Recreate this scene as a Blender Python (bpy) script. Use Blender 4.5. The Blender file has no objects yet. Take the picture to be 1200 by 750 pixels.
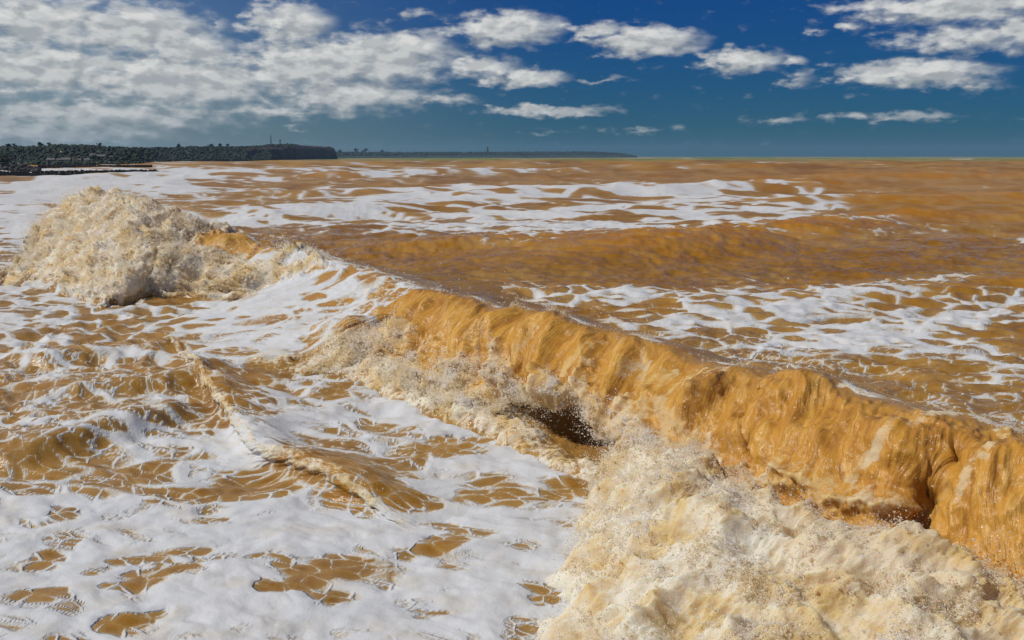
import bpy, math, random
import numpy as np
from mathutils import Vector
R = math.radians
random.seed(7)
rng = np.random.default_rng(11)
sc = bpy.context.scene
col = sc.collection

# ---------------------------------------------------------------- camera
H = 4.0
FPX = 1166.67
PITCH = math.atan(191.5 / FPX)
cam_d = bpy.data.cameras.new("camera")
cam_d.lens = 35.0
cam_d.sensor_width = 36.0
cam_d.clip_start = 0.1
cam_d.clip_end = 80000
cam = bpy.data.objects.new("camera", cam_d)
cam.location = (0, 0, H)
cam.rotation_euler = (R(90) - PITCH, 0, 0)
col.objects.link(cam)
sc.camera = cam

# ---------------------------------------------------------------- light
SUN_EL, SUN_AZ = 50.0, -94.0      # azimuth from the view direction, minus = left
sun_dir = Vector((math.sin(R(SUN_AZ)) * math.cos(R(SUN_EL)), math.cos(R(SUN_AZ)) * math.cos(R(SUN_EL)), math.sin(R(SUN_EL))))
sl = bpy.data.lights.new("sun", 'SUN')
sl.energy = 4.8
sl.angle = R(0.53)
sl.color = (1.0, 0.95, 0.86)
so = bpy.data.objects.new("sun", sl)
so.rotation_euler = sun_dir.to_track_quat('Z', 'Y').to_euler()
so.location = (0, 0, 60)
col.objects.link(so)
sc.view_settings.view_transform = 'Standard'
sc.view_settings.look = 'None'
sc.view_settings.exposure = -0.3
sc.view_settings.gamma = 1.0
sc.cycles.max_bounces = 6
sc.cycles.transparent_max_bounces = 8
sc.cycles.sample_clamp_indirect = 4.0


class NT:
    """small node-tree writer"""
    def __init__(s, tree):
        s.t = tree
        tree.nodes.clear()

    def n(s, typ, ins=None, **props):
        nd = s.t.nodes.new(typ)
        for k, v in props.items():
            setattr(nd, k, v)
        for k, v in (ins or {}).items():
            s.set(nd.inputs[k], v)
        return nd

    def set(s, sock, v):
        if isinstance(v, bpy.types.NodeSocket):
            s.t.links.new(v, sock)
        else:
            sock.default_value = v

    def m(s, op, a, b=0.0, c=0.0, clamp=False):
        nd = s.n('ShaderNodeMath', operation=op, use_clamp=clamp)
        s.set(nd.inputs[0], a)
        s.set(nd.inputs[1], b)
        s.set(nd.inputs[2], c)
        return nd.outputs[0]

    def mr(s, v, a, b, c=0.0, d=1.0, smooth=True):
        nd = s.n('ShaderNodeMapRange', interpolation_type='SMOOTHSTEP' if smooth else 'LINEAR')
        s.set(nd.inputs['Value'], v)
        for k, q in zip(('From Min', 'From Max', 'To Min', 'To Max'), (a, b, c, d)):
            s.set(nd.inputs[k], q)
        return nd.outputs[0]

    def mix(s, f, a, b, blend='MIX'):
        nd = s.n('ShaderNodeMix', data_type='RGBA', blend_type=blend)
        s.set(nd.inputs[0], f)
        for i, q in ((6, a), (7, b)):
            if isinstance(q, tuple) and len(q) == 3:
                q = (*q, 1)
            s.set(nd.inputs[i], q)
        return nd.outputs[2]

    def noise(s, vec, scale, detail=4, rough=0.5, out='Fac', dist=0.0):
        nd = s.n('ShaderNodeTexNoise', {'Scale': scale, 'Detail': detail, 'Roughness': rough, 'Distortion': dist})
        if vec is not None:
            s.set(nd.inputs['Vector'], vec)
        return nd.outputs[out]

    def mapping(s, vec, loc=(0, 0, 0), scale=(1, 1, 1), rot=(0, 0, 0), typ='POINT'):
        nd = s.n('ShaderNodeMapping', vector_type=typ)
        s.set(nd.inputs['Vector'], vec)
        nd.inputs['Location'].default_value = loc
        nd.inputs['Rotation'].default_value = rot
        nd.inputs['Scale'].default_value = scale
        return nd.outputs[0]

    def attr(s, name):
        return s.n('ShaderNodeAttribute', attribute_name=name).outputs['Fac']


# ---------------------------------------------------------------- sky: Nishita with fair-weather clouds
def azel(px, py):
    v = (py - 375) / FPX
    u = (px - 600) / FPX
    d = Vector((u, math.cos(PITCH) - v * math.sin(PITCH), -math.sin(PITCH) - v * math.cos(PITCH))).normalized()
    return math.degrees(math.atan2(d.x, d.y)), math.degrees(math.asin(d.z))


CLOUDS = [  # centre x, y, half width, half height, strength
    (40, 25, 110, 34, 1), (150, 34, 120, 34, 1), (215, 60, 80, 30, .9), (338, 28, 62, 28, .95), (30, 78, 170, 34, 1), (200, 95, 180, 38, 1),
    (350, 78, 110, 34, 1), (430, 70, 130, 36, 1), (480, 55, 60, 22, .9), (560, 78, 60, 18, .8), (400, 112, 140, 24, .85), (120, 135, 230, 22, .8),
    (60, 155, 200, 18, .8), (330, 130, 170, 12, .65), (592, 34, 80, 22, 1), (610, 92, 66, 13, .95), (520, 118, 60, 8, .6), (698, 35, 42, 12, .85),
    (758, 49, 78, 20, 1), (868, 70, 62, 16, .95), (930, 72, 24, 8, .6), (640, 130, 100, 8, .8), (700, 94, 60, 5, .45), (935, 92, 36, 14, .5),
    (1068, 86, 112, 17, 1), (1140, 100, 60, 10, .55), (1120, 8, 170, 20, .95), (1130, 46, 110, 20, .75), (1195, 38, 60, 22, .8), (998, 31, 24, 10, .6),
    (960, 38, 20, 6, .4), (915, 141, 48, 7, .6), (1050, 137, 110, 7, .6), (750, 152, 90, 5, .4), (345, 152, 24, 5, .5), (490, 16, 40, 8, .45),
    (250, 30, 30, 14, .5), (640, 155, 70, 4, .35), (1250, 140, 60, 8, .4), (-80, 60, 140, 70, 1), (1330, 70, 120, 20, .7),
]


def build_world():
    w = bpy.data.worlds.new("World")
    sc.world = w
    w.use_nodes = True
    T = NT(w.node_tree)
    # cloud coverage as a node group of azimuth / elevation (degrees)
    g = bpy.data.node_groups.new("cloud_cover", 'ShaderNodeTree')
    g.interface.new_socket("P", in_out='INPUT', socket_type='NodeSocketVector')
    g.interface.new_socket("D", in_out='OUTPUT', socket_type='NodeSocketFloat')
    G = NT(g)
    gi = G.n('NodeGroupInput').outputs[0]
    go = G.n('NodeGroupOutput')
    st = G.mapping(gi, scale=(1, 2.2, 1))
    wn = G.noise(st, 0.9, 4, 0.55, 'Color')
    wv = G.n('ShaderNodeVectorMath', {0: wn, 1: (0.5, 0.5, 0.5)}, operation='SUBTRACT').outputs[0]
    wv = G.n('ShaderNodeVectorMath', {0: wv, 1: (2.6, 1.1, 0)}, operation='MULTIPLY').outputs[0]
    q = G.n('ShaderNodeVectorMath', {0: gi, 1: wv}, operation='ADD').outputs[0]
    cov = None
    for (cx, cy, rx, ry, s) in CLOUDS:
        a, e = azel(cx, cy)
        k = math.cos(R(a)) ** 2 * 57.3 / FPX
        mp = G.mapping(q, (a, e, 0), (rx * k * 1.25, ry * 57.3 / FPX * 1.3, 1), typ='TEXTURE')
        gr = G.n('ShaderNodeTexGradient', {0: mp}, gradient_type='SPHERICAL').outputs['Fac']
        gr = G.m('MULTIPLY', gr, s)
        cov = gr if cov is None else G.m('SMOOTH_MAX', cov, gr, 0.12)
    # beyond the frame the same kind of broken cloud goes on
    sep = G.n('ShaderNodeSeparateXYZ', {0: gi})
    el = sep.outputs[1]
    far = G.noise(G.mapping(gi, scale=(0.06, 0.13, 1)), 1.0, 3, 0.5)
    far = G.mr(far, 0.52, 0.8, 0.0, 1.0)
    out_el = G.mr(el, 10.0, 14.0)
    out_az = G.mr(G.m('ABSOLUTE', sep.outputs[0]), 32.0, 38.0)
    cov = G.m('MAXIMUM', cov, G.m('MULTIPLY', far, G.m('MAXIMUM', out_el, out_az)))
    f1 = G.noise(st, 0.9, 5, 0.5)
    f1 = G.m('MULTIPLY', G.m('SUBTRACT', f1, 0.5), 1.35)
    d = G.m('ADD', G.m('MULTIPLY', cov, 1.55), f1)
    d = G.mr(d, 0.24, 1.08)
    G.t.links.new(d, go.inputs[0])

    tc = T.n('ShaderNodeTexCoord').outputs['Generated']
    xyz = T.n('ShaderNodeSeparateXYZ', {0: tc})
    az = T.m('MULTIPLY', T.m('ARCTAN2', xyz.outputs[0], xyz.outputs[1]), 57.2958)
    el = T.m('MULTIPLY', T.m('ARCSINE', xyz.outputs[2]), 57.2958)
    P = T.n('ShaderNodeCombineXYZ', {0: az, 1: el}).outputs[0]

    def cover(off):
        nd = T.n('ShaderNodeGroup')
        nd.node_tree = g
        v = T.n('ShaderNodeVectorMath', {0: P, 1: off}, operation='ADD').outputs[0]
        T.set(nd.inputs[0], v)
        return nd.outputs[0]
    d0 = cover((0, 0, 0))
    d1 = cover((-0.25, 0.5, 0))
    light = T.mr(T.m('SUBTRACT', d0, d1), -0.35, 0.45)
    e0 = T.noise(T.mapping(P, scale=(1, 1.9, 1)), .75, 4, 0.5)
    e1 = T.noise(T.mapping(P, (-.22, .75, 0), scale=(1, 1.9, 1)), .75, 4, 0.5)
    nz = T.m('ADD', T.m('MULTIPLY', T.m('SUBTRACT', e0, e1), 1.3), .53)
    light = T.m('ADD', T.m('MULTIPLY', light, 0.5), T.m('MULTIPLY', T.mr(nz, 0.35, 0.7), 0.5))
    near_h = T.mr(el, 0.0, 4.5)
    ccol = T.mix(light, (0.36, 0.40, 0.43), (0.90, 0.90, 0.87))
    ccol = T.mix(near_h, T.mix(0.6, ccol, (0.26, 0.33, 0.38)), ccol)
    sky = T.n('ShaderNodeTexSky', sky_type='NISHITA', sun_disc=False)
    sky.sun_elevation = R(SUN_EL)
    sky.sun_rotation = R(SUN_AZ)
    sky.altitude = 0
    sky.air_density = 1.0
    sky.dust_density = 0.2
    sky.ozone_density = 4.0
    tint = T.mix(T.mr(el, 0.0, 9.5), (0.035, 0.19, 0.36), (0.02, 0.18, 0.47))
    left = T.mr(az, -30.0, 5.0)
    tint = T.mix(left, T.mix(0.55, tint, (0.62, 0.66, 0.70)), tint)
    scol = T.mix(1.0, sky.outputs[0], tint, 'MULTIPLY')
    b1 = T.n('ShaderNodeBackground', {'Color': scol, 'Strength': 0.1}).outputs[0]
    b2 = T.n('ShaderNodeBackground', {'Color': ccol, 'Strength': 1.0}).outputs[0]
    above = T.mr(el, -0.3, 0.6)
    alpha = T.m('MULTIPLY', T.m('MULTIPLY', d0, 0.95), above)
    mx = T.n('ShaderNodeMixShader', {0: alpha, 1: b1, 2: b2}).outputs[0]
    T.t.links.new(mx, T.n('ShaderNodeOutputWorld').inputs[0])
    w.cycles.sampling_method = 'MANUAL'
    w.cycles.sample_map_resolution = 512


build_world()

# ---------------------------------------------------------------- numeric helpers
cp, sp = math.cos(PITCH), math.sin(PITCH)


def at(px, py, z=0.0):
    """point of the place at height z seen at a spot of the photograph (used to measure where things stand)"""
    v = (py - 375) / FPX
    u = (px - 600) / FPX
    t = (z - H) / (-sp - v * cp)
    return np.array([u * t, (cp - v * sp) * t, z])


def dist_at(px, d, z):
    return np.array([(px - 600) / FPX * d, d, z])


def proj(P):
    x, y, z = P[..., 0], P[..., 1], P[..., 2] - H
    d = y * cp - z * sp
    w = y * sp + z * cp
    d = np.where(d < .5, 1e-6, d)
    return 600 + FPX * x / d, 375 - FPX * w / d


def sstep(x, a, b):
    t = np.clip((x - a) / (b - a), 0, 1)
    return t * t * (3 - 2 * t)


_pr = np.random.default_rng(5)
PERM = np.concatenate([_pr.permutation(256)] * 3).astype(np.int32)
_a = _pr.uniform(0, 2 * np.pi, 256)
G2 = np.stack([np.cos(_a), np.sin(_a)], -1).astype(np.float32)
_g = _pr.normal(size=(256, 3))
G3 = (_g / np.linalg.norm(_g, axis=1)[:, None]).astype(np.float32)
RND = _pr.random((256, 2)).astype(np.float32)


def perlin2(x, y):
    xi = np.floor(x).astype(np.int32)
    yi = np.floor(y).astype(np.int32)
    fx = (x - xi).astype(np.float32)
    fy = (y - yi).astype(np.float32)
    xi &= 255
    yi &= 255
    u = fx * fx * fx * (fx * (fx * 6 - 15) + 10)
    v = fy * fy * fy * (fy * (fy * 6 - 15) + 10)
    a = PERM[xi] + yi
    b = PERM[xi + 1] + yi

    def gr(h, dx, dy):
        q = G2[PERM[h]]
        return q[..., 0] * dx + q[..., 1] * dy
    n0 = gr(a, fx, fy)
    n0 += u * (gr(b, fx - 1, fy) - n0)
    n1 = gr(a + 1, fx, fy - 1)
    n1 += u * (gr(b + 1, fx - 1, fy - 1) - n1)
    return (n0 + v * (n1 - n0)) * 1.5


def perlin3(x, y, z):
    xi = np.floor(x).astype(np.int32)
    yi = np.floor(y).astype(np.int32)
    zi = np.floor(z).astype(np.int32)
    fx = (x - xi).astype(np.float32)
    fy = (y - yi).astype(np.float32)
    fz = (z - zi).astype(np.float32)
    xi &= 255
    yi &= 255
    zi &= 255
    u, v, w = (t * t * t * (t * (t * 6 - 15) + 10) for t in (fx, fy, fz))
    res = None
    for dz in (0, 1):
        row = []
        for dy in (0, 1):
            c = []
            for dx in (0, 1):
                q = G3[PERM[PERM[PERM[xi + dx] + yi + dy] + zi + dz]]
                c.append(q[..., 0] * (fx - dx) + q[..., 1] * (fy - dy) + q[..., 2] * (fz - dz))
            row.append(c[0] + u * (c[1] - c[0]))
        r = row[0] + v * (row[1] - row[0])
        res = r if res is None else res + w * (r - res)
    return res * 1.6


def fbm2(x, y, octaves=4, gain=0.5, lac=2.03, fr=None):
    """fr: how many cycles of the first octave one mesh row spans; octaves finer than the rows fade out"""
    s = 0
    a = 1.0
    t = 0
    for i in range(octaves):
        w = a if fr is None else a * (1 - sstep(fr * lac ** i, .28, .55))
        s = s + w * perlin2(x + 17.3 * i, y + 9.1 * i)
        t += a
        a *= gain
        x = x * lac
        y = y * lac
    return s / t


def worley2(x, y):
    xi = np.floor(x).astype(np.int32)
    yi = np.floor(y).astype(np.int32)
    fx = (x - xi).astype(np.float32)
    fy = (y - yi).astype(np.float32)
    f1 = np.full(x.shape, 9.0, np.float32)
    f2 = f1.copy()
    for i in (-1, 0, 1):
        for j in (-1, 0, 1):
            r = RND[PERM[PERM[(xi + i) & 255] + ((yi + j) & 255)]]
            d = np.hypot(i + r[..., 0] - fx, j + r[..., 1] - fy)
            f2 = np.minimum(f2, np.maximum(f1, d))
            f1 = np.minimum(f1, d)
    return f1, f2


# ---------------------------------------------------------------- the sea: swell and foam fields in world metres
# long swells behind and around the breaker: start, end (spots of the photograph), height, width near side, width far side
SWELLS = [
    ((700, 312), (1075, 268), .42, 2.6, 5.0), ((1075, 268), (1300, 262), .3, 3, 5.0), ((590, 232), (1000, 222), .55, 6, 9), ((380, 212), (560, 206), .7, 7, 12),
    ((500, 206), (690, 203), .6, 8, 12), ((150, 226), (270, 207), .25, 7, 9), ((260, 208), (400, 200), .6, 10, 15), ((300, 262), (560, 246), .35, 4, 6),
    ((640, 196), (900, 197), .7, 12, 18), ((900, 215), (1300, 210), .5, 9, 14), ((880, 245), (1300, 238), .35, 5, 7), ((800, 372), (1250, 338), .2, 1.6, 3.0),
    ((450, 300), (720, 292), .22, 2.0, 3.5), ((20, 545), (215, 490), .20, .35, 1.3), ((60, 470), (240, 452), .14, .4, 1.2), ((20, 430), (200, 418), .16, .5, 1.2), ((330, 590), (440, 575), .05, .3, .8), ((150, 206), (215, 200), .35, 5, 8), ((560, 344), (760, 350), .12, 1.2, 2.0), ((330, 232), (640, 226), .3, 5, 7),
]
_sw = [(at(*a)[:2], at(*b)[:2], h, w1, w2) for a, b, h, w1, w2 in SWELLS]


def swell(x, y):
    z = np.zeros(x.shape, np.float32)
    for a, b, h, w1, w2 in _sw:
        h = h * 1.5
        d = b - a
        L = np.hypot(*d)
        d = d / L
        nx, ny = d[1], -d[0]
        if ny > 0:
            nx, ny = -nx, -ny
        s = ((x - a[0]) * d[0] + (y - a[1]) * d[1]) / L
        n = (x - a[0]) * nx + (y - a[1]) * ny + 0.12 * L * (s - .5) ** 2
        w = np.where(n > 0, w1, w2)
        z += h * np.exp(-(n / w) ** 2) * sstep(s, -.25, .15) * sstep(-s, -1.25, -.85)
    return z


def far_fbm(x, y, f0, octs, gain=.6, seed=0.0, xs=1.0):
    """noise for the open sea whose waves lengthen with distance, so that the mesh can always draw them"""
    s = 0
    a = 1.0
    t = 0
    yy = np.maximum(y, 4.0)
    for i in range(octs):
        f = f0 * 2.0 ** i
        C = min(600 * 1.75 ** i, 2100)
        r0 = math.sqrt(C / f)
        Y = np.where(yy < r0, f * yy, 2 * f * r0 - C / yy)
        X = x / np.maximum(1.6 / f, yy / (15 * 1.8 ** i)) / xs
        s = s + a * perlin2(X + .25 * Y + seed + 13.7 * i, Y + seed * .7)
        t += a
        a *= gain
    return s / t


def row_step(r):
    return r * r / H * .0006 + .004


def sea_h(x, y):
    r = np.hypot(x, y)
    # crest-aligned choppy swell, growing away from the shallow foreground
    c, s = math.cos(0.42), math.sin(0.42)
    a = x * c - y * s
    b = x * s + y * c
    wx = 1.2 * perlin2(x * .11, y * .11)
    rs = row_step(r)
    base = fbm2(a * .055 + 3, b * .16 + wx * .4, 4, .5, fr=rs * .16)
    amp = 0.10 + 0.36 * sstep(r, 25, 120)
    z = base * amp
    big = 1 - np.abs(perlin2(a * .012 + 9, b * .035 + .2 * wx)) * 2
    z += .40 * big * sstep(r, 60, 200) * (1 - sstep(rs * .035, .2, .45))
    fz = far_fbm(x, y, .10, 5, .50)
    z += (.38 + .8 * sstep(r, 90, 500)) * fz * sstep(y, 24, 60)
    z += .42 * (1 - 2.2 * np.abs(far_fbm(x, y, .13, 4, .5, 5.0))) * sstep(y, 22, 50)
    z += swell(x, y)
    # near chop
    near = 1 - sstep(r, 35, 80)
    rid = 1 - np.abs(fbm2(a * .5 + .5 * wx, b * .95 + wx, 3, .55)) * 2.4
    z += .13 * near * (rid - .4) * sstep(r, 9, 18)
    z += .05 * near * fbm2(a * 1.2 + 5, b * 1.6 + 2, 3)
    z += .022 * fbm2(x * 3.1, y * 3.3, 2) * near
    return z * sstep(-r, -6000, -500)


def blob(px, py, rx, ry, val, rot=0.0):
    """an elliptical foam patch measured on the photograph and laid on the water"""
    c = at(px, py)[:2]
    ca, sa = math.cos(R(rot)), math.sin(R(rot))
    A = at(px + rx * ca, py - rx * sa)[:2] - c
    B = at(px + ry * sa, py + ry * ca)[:2] - c
    return c, np.linalg.inv(np.stack([A, B], 1)), val


FOAM = [blob(*a) for a in [  # value added to the foam cover
    # foreground sheet
    (120, 640, 330, 75, 1.0), (400, 690, 420, 110, 1.05), (60, 720, 260, 60, .6), (560, 600, 160, 60, .8, -15), (620, 540, 130, 50, .8), (330, 600, 120, 22, .35),
    (110, 590, 180, 26, .7, 4), (250, 560, 90, 18, .5, 18), (640, 690, 120, 80, .7),
    # band under the ripple and up the mound
    (250, 548, 80, 16, .5, 24), (350, 530, 90, 16, .35), (520, 500, 120, 26, .7, -10), (470, 440, 60, 30, .35), (400, 420, 45, 50, .5, 60), (300, 400, 60, 26, .6, 30),
    (395, 345, 70, 26, .75, -10), (470, 345, 60, 14, .6, -14), (340, 370, 50, 22, .55, 20), (430, 500, 90, 30, .5, 18), (330, 480, 60, 20, .4, 10), (570, 560, 100, 26, .35, 0),
    (262, 388, 55, 24, .9), (300, 360, 70, 16, .7, 10), (450, 345, 90, 14, .8, -8), (340, 440, 60, 14, .6, -20), (400, 400, 40, 30, .5), (330, 352, 60, 16, .6, -10), (420, 330, 90, 16, .8, -8), (350, 395, 26, 40, .5, 50), (478, 395, 18, 40, .5, 20), (440, 455, 20, 45, .6, 35), (380, 490, 60, 16, .7, -14),
    (300, 515, 60, 12, .7, 12), (210, 515, 80, 10, .5, 6), (260, 430, 30, 14, .4), (500, 480, 60, 18, .6, -8), (560, 520, 90, 22, .6), (330, 420, 50, 8, .5, 12), (650, 560, 60, 20, .5),
    # left streaky water
    (80, 500, 110, 9, .45, 3), (60, 470, 100, 8, .3), (200, 470, 90, 8, .35, 5), (60, 440, 110, 7, .3), (130, 425, 110, 8, .35), (200, 500, 80, 7, .35, 8), (60, 405, 90, 7, .4), (30, 380, 60, 8, .3),
    (110, 440, 200, 60, .12), (60, 520, 120, 14, .4, 4), (200, 530, 120, 10, .35, 8),
    (110, 352, 150, 14, .4, -6), (60, 372, 120, 14, .5), (230, 372, 80, 12, .4, 14), (10, 320, 40, 30, .8), (90, 205, 130, 9, 1.4), (150, 215, 120, 8, 1.2, 3), (100, 196, 90, 4, 1.4), (20, 215, 60, 10, 1.2),
    # far left sheet
    (20, 290, 80, 60, 1.6), (30, 250, 120, 26, 1.6), (60, 228, 150, 12, 1.0), (200, 222, 110, 8, .8, 4), (210, 214, 50, 8, .8), (110, 216, 70, 5, .6), (90, 201, 100, 5, 1.0),
    (200, 207, 40, 6, .6, 10), (60, 235, 90, 16, .9),
    # behind the breaker
    (440, 203, 50, 6, 1.2), (490, 207, 60, 4, .8), (590, 202, 80, 4, .9), (330, 201, 70, 4, .7), (300, 196, 60, 3, .6), (350, 208, 60, 3, .5), (240, 192, 50, 2.2, .5),
    (760, 228, 180, 12, .85, 1), (560, 226, 120, 6, .55), (900, 233, 90, 8, .5), (870, 262, 110, 14, .75, 8), (760, 252, 140, 12, .55, 4), (640, 258, 110, 10, .5), (700, 285, 100, 8, .3, 5),
    (420, 252, 150, 12, .8, 2), (330, 262, 90, 12, .6), (480, 236, 120, 5, .4), (400, 226, 120, 4, .4), (540, 240, 80, 5, .5, 4), (470, 268, 120, 5, .3),
    (640, 350, 130, 12, .7, -3), (760, 352, 110, 10, .5), (590, 330, 120, 6, .35), (1000, 350, 180, 12, .55, 8), (1110, 330, 140, 14, .6, 10), (900, 375, 120, 12, .5, 4),
    (1060, 385, 120, 14, .65, 6), (1180, 360, 100, 20, .6, 8), (980, 405, 130, 12, .5), (1120, 412, 120, 12, .5, -6), (880, 330, 100, 8, .35, 5), (860, 350, 60, 12, .45, 20),
    (1180, 440, 40, 8, .45, 14), (1190, 288, 40, 5, .6), (1000, 300, 160, 6, .25, 6), (880, 410, 110, 8, .35),
    (755, 184.5, 14, 1.3, .9), (810, 185.2, 10, 1.2, .8), (1128, 186, 12, 1.4, .9), (960, 188, 20, 1.2, .5), (540, 190, 16, 1.6, .6), (600, 187, 20, 1.2, .5), (1040, 196, 20, 1.5, .5),
    (700, 240, 330, 22, .22), (300, 235, 300, 22, .15), (500, 205, 400, 12, .12), (850, 285, 300, 26, .18), (600, 320, 260, 16, .3), (1000, 380, 300, 60, .2),
    (800, 268, 220, 16, .5), (620, 275, 130, 10, .35), (560, 300, 100, 7, .3),
    *[(150 + 97 * k % 1000, 187.5 + (k * 7 % 11) * .8 + (2 if k % 3 else 0), 9 + k % 5 * 4, .9 + (k * 3 % 4) * .3, .75) for k in range(26)],
    # bare water
    (240, 600, 0, 0, 0) if False else (290, 572, 120, 12, -.75, 10), (150, 575, 70, 10, -.8, 0), (420, 585, 60, 20, -.6), (580, 575, 45, 16, -1.0, 0), (520, 640, 22, 18, -1.1),
    (690, 640, 24, 24, -1.2, 60), (640, 690, 26, 14, -1.0), (550, 640, 14, 10, -.4), (190, 655, 60, 8, -1.0, 8), (190, 680, 50, 10, -1.1, 12), (400, 668, 60, 14, -1.15, 12), (345, 690, 24, 6, -1.0, 8),
    (145, 730, 40, 7, -1.1, 14), (300, 660, 40, 6, -.8), (240, 612, 30, 7, -1.0), (55, 655, 30, 9, -.9, 30), (58, 700, 18, 6, -.9), (75, 598, 22, 6, -.9), (500, 585, 40, 10, -.7),
    (530, 525, 60, 14, -.9, 6), (470, 555, 30, 8, -.8), (690, 575, 40, 12, -.8), (640, 578, 18, 6, -.6), (445, 505, 40, 14, -.5), (400, 470, 50, 20, -.35), (430, 440, 40, 18, -.4),
    (300, 445, 50, 16, -.3), (500, 720, 20, 5, -.7), (395, 700, 12, 4, -.8), (120, 690, 12, 5, -.5), (690, 600, 20, 7, -.6),
    (620, 300, 200, 10, -.15), (950, 290, 120, 14, -.3), (1120, 250, 150, 18, -.4), (1100, 290, 120, 16, -.25), (400, 296, 140, 8, -.3), (1050, 205, 260, 12, -.4), (800, 210, 120, 6, -.35),
]]


def foam_cover(x, y):
    D = np.zeros(x.shape, np.float32)
    E = np.full(x.shape, -.12, np.float32)
    for c, M, v in FOAM:
        dx = x - c[0]
        dy = y - c[1]
        a = M[0, 0] * dx + M[0, 1] * dy
        b = M[1, 0] * dx + M[1, 1] * dy
        g = v * np.exp(-(a * a + b * b) ** 1.3 * .9)
        if v > 0:
            D += g
        else:
            E += g
    return 1.12 * np.tanh(D / 1.0) + E


def foam_field(x, y, cov_fn=foam_cover):
    """>0 where foam covers the water: broad sheets, torn edges and a lace of thin lines"""
    r = np.hypot(x, y)
    c, s = math.cos(0.30), math.sin(0.30)
    a = x * c - y * s
    b = x * s + y * c
    w1 = fbm2(x * .35, y * .35, 3)
    w2 = fbm2(x * .35 + 31, y * .35 + 7, 3)
    k = 1 / (1 + r / 55)
    wv = perlin2(x * 2.3, y * 2.3)
    wu = perlin2(x * 2.1 + 9, y * 2.4 + 5)
    D = cov_fn(x + .35 * w1 + .13 * wv, y + .35 * w2 + .16 * wu)
    rs = row_step(r)
    tear = fbm2(a * .55 * (.4 + k) + w1, b * 1.0 * (.4 + k) + w2, 5, .6, fr=rs * (.4 + k))
    ffar = sstep(y, 20, 45)
    fa = far_fbm(x, y, .5, 5, .85, 3.0, 1.8) - .10 - .12 * sstep(r, 120, 400)
    fb = far_fbm(x, y, 1.0, 4, .75, 9.0, 2.4)
    tear = tear * (1 - .6 * ffar) + 1.1 * fa * ffar
    f1, f2 = worley2(a * .95 * (.3 + k) + .9 * w1 + .1 * w2, b * 1.5 * (.3 + k) + .9 * w2)
    e = f2 - f1
    g1, g2 = worley2(a * 3.1 * (.3 + k) + 2.2 * w1, b * 4.4 * (.3 + k) + 2.2 * w2)
    e2 = g2 - g1
    Dc = np.clip(D, -.5, 2.0)
    tear = np.where(ffar > 0, tear * (1 - .55 * sstep(Dc, .75, 1.05) * ffar), tear)
    fx = 1 - sstep(rs * 1.5 * (.3 + k), .25, .7)        # lace only where the rows can draw it
    fn = 1 - sstep(rs * 4.4 * (.3 + k), .25, .7)
    sheet = (Dc - .70) + .85 * tear
    lace = (.03 + .36 * np.clip(Dc, 0, 1.1) + .24 * tear) - e * (.75 + .1 * tear)
    fine = (.062 + .12 * np.clip(Dc, -.2, 1.2) + .17 * tear) - e2 * .6
    F = np.maximum(sheet, lace * 1.1 - (1 - fx) * .6)
    F = np.maximum(F, fine * 1.1 - (1 - fn) * .6)
    # streaks drawn out by the wind on the backs of the waves
    st = 1 - np.abs(perlin2(a * .5 * (.3 + k) + w1 * 1.6, b * 3.8 * (.3 + k) + w2 * 2.0)) * 3.0
    F = np.maximum(F, (st - .84 + .40 * np.clip(Dc, -.3, .9) + .3 * tear - .12) * .5 - (1 - fn) * .5)
    fc = far_fbm(x, y, .7, 4, .8, 29.0, 2.0)
    cut = np.minimum(np.abs(fb), np.abs(fc))
    wd = .038 + .15 * np.clip(Dc + .7 * fa, -.2, 1.1) + .25 * sstep(Dc, .95, 1.12)
    ln = (wd - cut) * 2.4
    F = np.where(ffar > 0, np.maximum(F - (.42 - .40 * sstep(Dc, .95, 1.12)) * ffar, np.minimum(ln, .4) - (1 - ffar)), F)
    return F.astype(np.float32), Dc


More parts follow.
